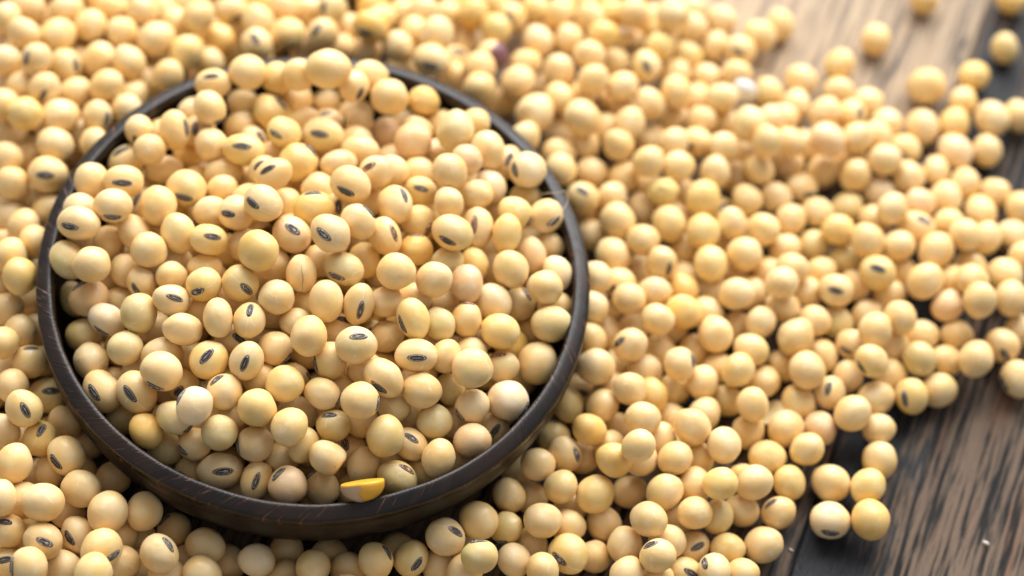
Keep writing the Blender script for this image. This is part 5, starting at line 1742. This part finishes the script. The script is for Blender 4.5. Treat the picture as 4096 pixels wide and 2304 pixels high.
-3856 -7040 950 917 339 -6 -208 434 387 372 3 0 0 6
-3750 7874 654 62 902 337 -263 436 390 374 0 0 0 6
-3990 9134 993 146 -319 912 211 407 364 349 0 0 0 6
-3792 9880 1000 892 333 -302 41 420 375 360 0 0 0 6
-3218 -8053 378 664 201 614 -375 433 387 371 1 0 0 6
-2975 -6901 953 725 235 58 645 441 394 378 1 0 0 6
-2898 8364 948 46 -280 -873 -397 413 369 354 0 0 0 6
-3287 9029 896 476 577 -336 -573 391 349 335 3 0 0 6
-3021 9715 1129 369 -266 -888 -66 435 388 373 0 0 0 6
-2345 -7903 355 692 -593 72 -406 408 364 349 3 0 0 6
-2142 -6890 934 609 768 194 -34 435 389 373 4 0 0 6
-2580 9050 1056 467 -48 748 -469 421 376 361 0 0 0 6
-2233 9732 985 458 -375 20 806 409 365 351 0 0 0 6
-2953 10643 698 249 228 -935 110 409 365 350 5 0 0 6
-1569 -8004 373 476 289 509 -656 428 383 367 5 0 0 6
-1365 -6931 812 382 -667 -168 617 413 369 354 0 0 0 6
-1758 8606 909 627 476 -558 -263 395 353 339 0 0 0 6
-1346 9438 813 130 221 -55 965 392 350 336 0 0 0 6
-2026 10882 881 279 771 572 -19 440 393 378 4 0 0 6
-828 -8156 353 287 -799 511 -135 405 362 347 0 0 0 6
-606 -6897 669 300 -179 681 644 443 395 379 0 0 0 6
-1047 8777 893 8 791 -387 -474 396 353 339 3 0 0 6
-623 9587 946 331 -82 45 939 412 368 353 0 0 0 6
-1185 10490 965 82 -886 -120 440 434 388 372 0 0 0 6
-94 -8212 341 312 -859 342 220 391 349 335 0 0 0 6
351 -7551 381 695 -28 -144 704 437 390 375 5 0 0 6
-351 8834 841 23 -616 65 785 408 364 349 0 0 0 6
125 9727 1026 71 667 -607 -425 428 382 367 1 0 0 6
-469 10347 882 795 -102 -397 446 391 349 335 3 0 0 6
643 -8324 376 572 557 -115 590 431 385 370 4 0 0 6
1212 -7202 739 413 624 438 -499 428 382 367 0 0 0 6
378 -6393 975 201 -664 718 64 426 381 365 0 0 0 3
386 9012 983 554 309 -765 -111 393 351 337 0 0 0 6
874 9591 964 126 -577 -618 520 434 387 372 0 0 0 6
411 10478 1056 175 399 44 899 437 390 375 0 0 0 6
1893 -7302 382 864 -336 -365 90 438 391 375 1 0 0 6
1387 -6139 986 366 -201 777 471 424 379 364 4 0 0 3
1457 9114 881 548 -676 -470 -149 398 356 342 0 0 0 6
1769 9797 1017 339 -79 -913 -212 417 372 357 0 0 0 6
1150 10266 751 18 -220 -813 -538 405 361 347 0 0 0 6
1420 11178 563 64 995 -51 -48 433 387 371 3 0 0 6
2575 -7688 381 897 -289 -328 -58 437 390 375 0 0 0 6
2138 -6369 813 649 -493 538 -217 429 383 367 1 0 0 3
-7497 7986 1538 734 -598 -128 -293 441 394 378 0 0 0 5
'''
def skin(c):
    b = SKIN[TONES[c] if c < 6 else 'n']; j = rnd.uniform(-.06, .05); h = rnd.uniform(-.035, .035)
    return (min(.95, b[0]*(1+j)), min(.95, b[1]*(1+j+h*.6)), min(.95, b[2]*(1+j+h*3.0)), 1)
ZONE = ["against the bowl's inner wall", 'on top of the heap in the bowl', "on the bowl heap's slope", "beside the bowl's outer wall",
        "at the spill's edge on bare wood", 'perched high in the spill', 'in the spill on the table', 'lying apart on the bare boards', 'in the square of four on charred wood', 'between the bowl and the bare boards']
HIL = ['no hilum showing', 'dark hilum facing out', 'dark hilum near its edge', 'reddish-brown hilum']
individuals = []; pile = []; odd = {}; special = {}
for ln in DATA.strip().split('\n'):
    q = [int(x) for x in ln.split()]
    rec = dict(p=Vector(q[0:3])/1e5, q=Quaternion([x/1000 for x in q[3:7]]).normalized(), s=Vector(q[7:10])/1e5, c=q[10], h=q[12], zone=q[13])
    if q[10] >= 9: odd[q[10]] = rec
    else: (individuals if q[11] else pile).append(rec)

for i, r_ in enumerate(individuals):
    o = bpy.data.objects.new('soybean', BEANS[i % NB]); COL.objects.link(o)
    o.location = r_['p']; o.rotation_mode = 'QUATERNION'; o.rotation_quaternion = r_['q']; o.scale = r_['s']
    c = r_['c']; o.color = skin(c)
    grp = 'soybeans heaped in the bowl' if r_['zone'] < 3 else 'soybeans spilled on the table'
    big = max(r_['s']); rat = big/min(r_['s'])
    size = 'large ' if big > .00435 else 'small ' if big < .00363 else ''
    zl = abs((r_['q'] @ Vector((1, 0, 0))).z); pose = 'upended ' if zl > .72 and rat > 1.05 else 'level ' if zl < .16 and rat > 1.05 else ''
    shape = 'oval ' if rat > 1.19 else 'round ' if rat < 1.09 else ''
    lab = '%s%s%s%s soybean, %s, %s' % (size, pose, shape, WORD[c] if c < 6 else 'cream', HIL[r_['h']], ZONE[r_['zone']])
    if len(lab.replace('-', ' ').split()) > 15 and pose: lab = lab.replace(pose, '', 1)
    if len(lab.replace('-', ' ').split()) > 15: lab = lab.replace(shape, '', 1) if shape else lab.replace(size, '', 1)
    if c == 6: lab = 'cream soybean split by one thin upright crack, in the bowl'
    if c == 7: lab = 'cream soybean with its skin broken off at one end, in the bowl'
    if c == 8: lab = 'cream soybean stained purple on one side, among the spill'
    if c >= 6: special[c] = o
    tag(o, lab, 'soybean', grp)
    if r_['h']:
        h = bpy.data.objects.new('hilum', HILA[(i*5) % 14]); COL.objects.link(h); h.parent = o
        t = rnd.uniform(.7, 1.5)
        h.color = (1.9*t, 1.15*t, .85*t, 1) if r_['h'] == 3 else (t, t*rnd.uniform(.92, 1.02), t*rnd.uniform(.88, 1.05), 1)
        h.scale = (rnd.uniform(.90, 1.05), 1, rnd.uniform(.85, 1.05))

# ------------------------------------------------------------------ the rest of the beans: one heap nobody could count
LV = [bean_mesh(500+i, 24, 15) for i in range(6)]
allV = []; allF = []; allM = []; loc = []; sk = []; sd = []; base = 0
for i, r_ in enumerate(pile):
    M3 = r_['q'].to_matrix() @ Matrix.Diagonal(r_['s'])
    A = np.array(M3); T = np.array(r_['p'])
    parts = [(LV[i % 6][0], LV[i % 6][1], None)]
    if r_['h'] or i % 2 == 0: parts.append(HD[i % 14])
    c = skin(r_['c']); s_ = rnd.random()
    for V, F, Mi in parts:
        v = np.array(V); allV.append(v @ A.T + T); loc.append(v)
        sk.append(np.tile(c, (len(v), 1))); sd.append(np.full(len(v), s_))
        allF += [tuple(k+base for k in f_) for f_ in F]; base += len(v)
        allM += [0]*len(F) if Mi is None else [1+k for k in Mi]
me = mesh('soybean_pile', np.concatenate(allV), allF)
me.polygons.foreach_set('material_index', allM)
me.attributes.new('local', 'FLOAT_VECTOR', 'POINT').data.foreach_set('vector', np.concatenate(loc).astype(np.float32).ravel())
me.attributes.new('skin', 'FLOAT_COLOR', 'POINT').data.foreach_set('color', np.concatenate(sk).astype(np.float32).ravel())
me.attributes.new('seed', 'FLOAT', 'POINT').data.foreach_set('value', np.concatenate(sd).astype(np.float32))
pl = obj('soybean_pile', me, None, [M_BEAN_J, M_HD, M_HP])
pl.color = (1.1, 1.05, 1.0, 1)
tag(pl, 'mass of cream soybeans heaped in the bowl and spilled over the table', 'soybeans', kind='stuff')

# ------------------------------------------------------------------ details
CAMP = Vector((CAMX, CAMY, CAMZ)); U0 = Vector((0, math.sin(ELEV), math.cos(ELEV))); FPX = 100/36*4096
RIGHT = Vector((math.cos(ROLL), 0, 0)) + U0*math.sin(ROLL); UP = U0*math.cos(ROLL) - Vector((math.sin(ROLL), 0, 0))
def pix(u, v, z):                                # a photo pixel on the level z
    D = fwd + RIGHT*((u-2048)/FPX) + UP*((1152-v)/FPX)
    return CAMP + D*((z-CAMZ)/D.z)
TOCAM = -fwd
def frame(x, y):                                 # rotation with local X along x and local Y close to y
    x = x.normalized(); y = (y - x*y.dot(x)).normalized(); return Matrix((x, y, x.cross(y))).transposed().to_quaternion()
def own_mesh(o, me):
    me = me.copy(); o.data = me; return me

# bean with one thin crack in its skin
o = special[6]
cl = o.rotation_quaternion.inverted() @ (CAMP - o.location); cl = Vector((0, cl.y, cl.z)).normalized(); sd_ = Vector((1, 0, 0)).cross(cl)
V = []; F = []; jit = random.Random(3); off = 0
for i in range(19):
    t = -.60 + 1.52*i/18; off += jit.uniform(-.04, .04); w = .010*math.sin(math.pi*min(1, max(.05, i/18)))+.006
    c = (Vector((1, 0, 0))*t + cl*math.sqrt(max(0, 1-t*t))*1.0 + sd_*off)
    up = 1.035/max(.2, c.length)
    V += [(c - sd_*w)*up, (c + sd_*w)*up]
    if i: F.append((2*i-2, 2*i-1, 2*i+1, 2*i))
obj('crack', mesh('crack', V, F), o, [M_CRACK])

# bean whose skin has come off at one end
o = special[7]; me = own_mesh(o, o.data)
if (o.rotation_quaternion @ Vector((1, 0, 0))).x < 0: o.rotation_quaternion = o.rotation_quaternion @ Quaternion((0, 1, 0), math.pi)
for v in me.vertices:
    k_ = v.co.x + .10*noise.noise(v.co*3) + .12*v.co.y
    if k_ > .66: v.co.x -= (k_-.66)*.85; v.co.y *= .97; v.co.z *= .97
V = []; F = []; n = 40
for i in range(n):
    a = 2*math.pi*i/n; jx = .50 + .06*noise.noise(Vector((math.cos(a)*2, math.sin(a)*2, 3)))
    for dx, rr in ((-.02, .995), (.0, 1.018), (.13, 1.0), (.15, .93)):
        x = jx+dx; r2 = math.sqrt(1-min(.98, x*x))*rr
        V.append((x, r2*math.cos(a), r2*math.sin(a)))
for i in range(n):
    if 26 <= i < 36: continue
    for j in range(3): F.append((i*4+j, i*4+j+1, ((i+1) % n)*4+j+1, ((i+1) % n)*4+j))
fl_ = obj('skin_flap', mesh('skin_flap', V, F), o, [M_COAT])

# bean with a purple stain
o = special[8]; me = own_mesh(o, o.data); me.materials.clear(); me.materials.append(M_PURPLE)
o.rotation_quaternion = frame(RIGHT*.8 - UP*.35 + TOCAM*.25, -TOCAM)

# loose halves: rounded back, flat inner face
def half_mesh(seed, thick=.95, nu=28, nv=12):
    V = []; F = []; off = Vector((seed*7.1, seed*3.3, 0))
    for j in range(nv+1):
        th = math.pi/2*j/nv
        for i in range(nu):
            a = 2*math.pi*i/nu; v = Vector((math.cos(a)*math.cos(th), -math.sin(th)*thick, math.sin(a)*math.cos(th)))
            V.append(v*(1+.05*noise.noise(v*1.6+off)))
    base = len(V)
    for q, d in ((.96, .03), (.6, .0), (.25, -.02)):
        for i in range(nu):
            a = 2*math.pi*i/nu; V.append(Vector((q*math.cos(a), d+.02*noise.noise(Vector((math.cos(a)*3, math.sin(a)*3, q*5+seed))), q*math.sin(a))))
    for j in range(nv):
        for i in range(nu): F.append((j*nu+i, j*nu+(i+1) % nu, (j+1)*nu+(i+1) % nu, (j+1)*nu+i))
    F2 = [(i, base+i, base+(i+1) % nu, (i+1) % nu) for i in range(nu)]
    for j in range(2):
        for i in range(nu): F2.append((base+j*nu+i, base+(j+1)*nu+i, base+(j+1)*nu+(i+1) % nu, base+j*nu+(i+1) % nu))
    F2.append(tuple(base+2*nu+i for i in range(nu)))
    return V, F + F2, [0]*len(F)+[1]*len(F2)
def half(rec, x, y, scale, label, seed, face_mat, coat, lift=Vector((0, 0, 0))):
    V, F, Mi = half_mesh(seed); me = mesh('soybean_half', V, F); me.materials.append(M_GOLD); me.materials.append(face_mat)
    me.polygons.foreach_set('material_index', Mi); me.polygons.foreach_set('use_smooth', [m == 0 for m in Mi])
    o = bpy.data.objects.new('soybean_half', me); COL.objects.link(o); o.location = rec['p'] + lift; o.scale = scale
    o.rotation_mode = 'QUATERNION'; o.rotation_quaternion = frame(x, y)
    tag(o, label, 'bean half', 'loose soybean halves')
    if coat:
        V = []; F = []; m = 18; rows = 9
        for j in range(rows):
            for i in range(m):
                a = math.pi*(.52+.95*i/(m-1)); th = math.pi/2*(.04+.80*j/(rows-1)) 
                v = Vector((math.cos(a)*math.cos(th), -math.sin(th)*.95, math.sin(a)*math.cos(th)))
                v = v*(1+.05*noise.noise(v*1.6+Vector((seed*7.1, seed*3.3, 0))))
                V.append(v*(1.035+.01*noise.noise(v*6)))
        keep = lambda v: v.x < .05+.28*noise.noise(v*4.0)
        for j in range(rows-1):
            for i in range(m-1):
                q = (j*m+i, j*m+i+1, (j+1)*m+i+1, (j+1)*m+i)
                if all(keep(V[t]) for t in q): F.append(q)
        obj('seed_coat', mesh('seed_coat', V, F), o, [M_COAT])
    return o
rec = odd[9]
half(rec, RIGHT*.985+UP*.14, UP*.99+TOCAM*.06, (.0042, .0040, .0034), "bright golden split bean half lying at the bowl's near inner wall", 2, M_GOLD, True, UP*.0026+TOCAM*.0060)
rec = odd[12]
half(rec, RIGHT*.80+UP*.55, UP*.72+TOCAM*.65-RIGHT*.3, (.0033, .0026, .0027), 'golden split bean half with pale inner face, on the table', 5, M_CREAMCUT, False)

# flake of white husk: a thin curved shell
rec = odd[10]; V = []; F = []; nu, nv = 16, 8
for lay, sc in ((0, 1.0), (1, .965)):
    for j in range(nv):
        for i in range(nu):
            a = 2*math.pi*i/nu; th = (.04+.96*j/(nv-1))*(1.0+.22*noise.noise(Vector((math.cos(a)*2, math.sin(a)*2, 9))))
            v = Vector((math.sin(th)*math.cos(a), math.sin(th)*math.sin(a)*.8, math.cos(th)-.45)); V.append(v*sc*(1+.06*noise.noise(v*4)))
L_ = nu*nv
for j in range(nv-1):
    for i in range(nu):
        i2 = (i+1) % nu; a = (j*nu+i, j*nu+i2, (j+1)*nu+i2, (j+1)*nu+i)
        F.append(tuple(reversed(a))); F.append(tuple(L_+t for t in a))
for i in range(nu):
    i2 = (i+1) % nu; a = (nv-1)*nu+i; b = (nv-1)*nu+i2; F.append((a, b, L_+b, L_+a))
o = obj('husk_flake', mesh('husk_flake', V, F), None, [M_HUSK]); o.location = rec['p'] + Vector((0, 0, .0012)); o.scale = (.0034,)*3
o.rotation_mode = 'QUATERNION'; o.rotation_quaternion = frame(RIGHT*.8-UP*.4, UP*.7+TOCAM*.2)
tag(o, 'curved flake of white husk lying on the spilled soybeans', 'husk')

# crumbled bean
rec = odd[11]; bm = bmesh.new(); bmesh.ops.create_icosphere(bm, subdivisions=3, radius=1)
for v in bm.verts:
    d = 1 + .10*noise.noise(v.co*2.2) + .06*noise.noise(v.co*6)
    for nrm, lim in ((Vector((.8, .3, .5)), .62), (Vector((-.2, .5, .84)), .70), (Vector((.1, -.9, .4)), .72)):
        k_ = v.co.normalized().dot(nrm.normalized())
        if k_ > lim: d = min(d, lim/k_ + .05*noise.noise(v.co*8))
    v.co *= d
me = bpy.data.meshes.new('broken_soybean'); bm.to_mesh(me); bm.free()
M_CHUNK = simple('crumbled_bean', (.84, .62, .24), .6, .2, 900, .35)
o = obj('broken_soybean', me, None, [M_CHUNK]); o.location = rec['p']; o.scale = (.0034, .0031, .0039)
o.rotation_mode = 'QUATERNION'; o.rotation_quaternion = frame(RIGHT, -UP)
tag(o, 'rough crumbled yellow bean chunk in the spill beside the bowl', 'broken bean')

# thin plant fibre looping over the bowl rim
def tube(name, pts, rad, mat, ns=7):
    V = []; F = []; n = len(pts)
    for i, p in enumerate(pts):
        t = (pts[min(n-1, i+1)]-pts[max(0, i-1)]).normalized(); a = t.orthogonal().normalized(); b = t.cross(a)
        r_ = rad*(.55 if i in (0, n-1) else 1)
        for j in range(ns): V.append(p + (a*math.cos(2*math.pi*j/ns)+b*math.sin(2*math.pi*j/ns))*r_)
    for i in range(n-1):
        for j in range(ns): F.append((i*ns+j, i*ns+(j+1) % ns, (i+1)*ns+(j+1) % ns, (i+1)*ns+j))
    F.append(tuple(range(ns-1, -1, -1))); F.append(tuple((n-1)*ns+j for j in range(ns)))
    return obj(name, mesh(name, V, F), None, [mat])
fp = [(1165, 57, .0285), (1230, 46, .0290), (1300, 46, .0292), (1345, 30, .0296), (1368, 34, .0298), (1388, 72, .0296), (1384, 128, .0294), (1345, 190, .0300), (1290, 250, .0312), (1235, 308, .0315), (1165, 382, .0300)]
pts = [pix(1600+a/2.07, 750+b/2.07, z) for a, b, z in fp]
sp = []
for i in range(len(pts)-1):
    p0, p1, p2, p3 = pts[max(0, i-1)], pts[i], pts[i+1], pts[min(len(pts)-1, i+2)]
    for k_ in range(5):
        t = k_/5; sp.append(.5*((2*p1)+(p2-p0)*t+(2*p0-5*p1+4*p2-p3)*t*t+(3*p1-p0-3*p2+p3)*t**3))
sp.append(pts[-1])
tag(tube('plant_fibre', sp, .00006, M_FIBRE), 'thin pale plant fibre looping over the bowl rim', 'fibre')

# tiny husk crumbs on the bare boards
for k_, (u_, v_, s_) in enumerate([(3945, 2172, .0008), (3165, 2199, .0005)]):
    bm = bmesh.new(); bmesh.ops.create_icosphere(bm, subdivisions=2, radius=1)
    for v in bm.verts: v.co *= 1+.35*noise.noise(v.co*1.8+Vector((k_*9, 0, 0)))
    me = bpy.data.meshes.new('husk_crumb'); bm.to_mesh(me); bm.free()
    o = obj('husk_crumb', me, None, [M_HUSK]); o.location = pix(u_, v_, .0001); o.scale = (s_, s_*.35, s_*.4); o.rotation_euler = (0, 0, -.5)
    tag(o, ['larger white husk crumb lying on brown grained wood', 'tiny white husk crumb beside the loose soybeans'][k_], 'crumb')
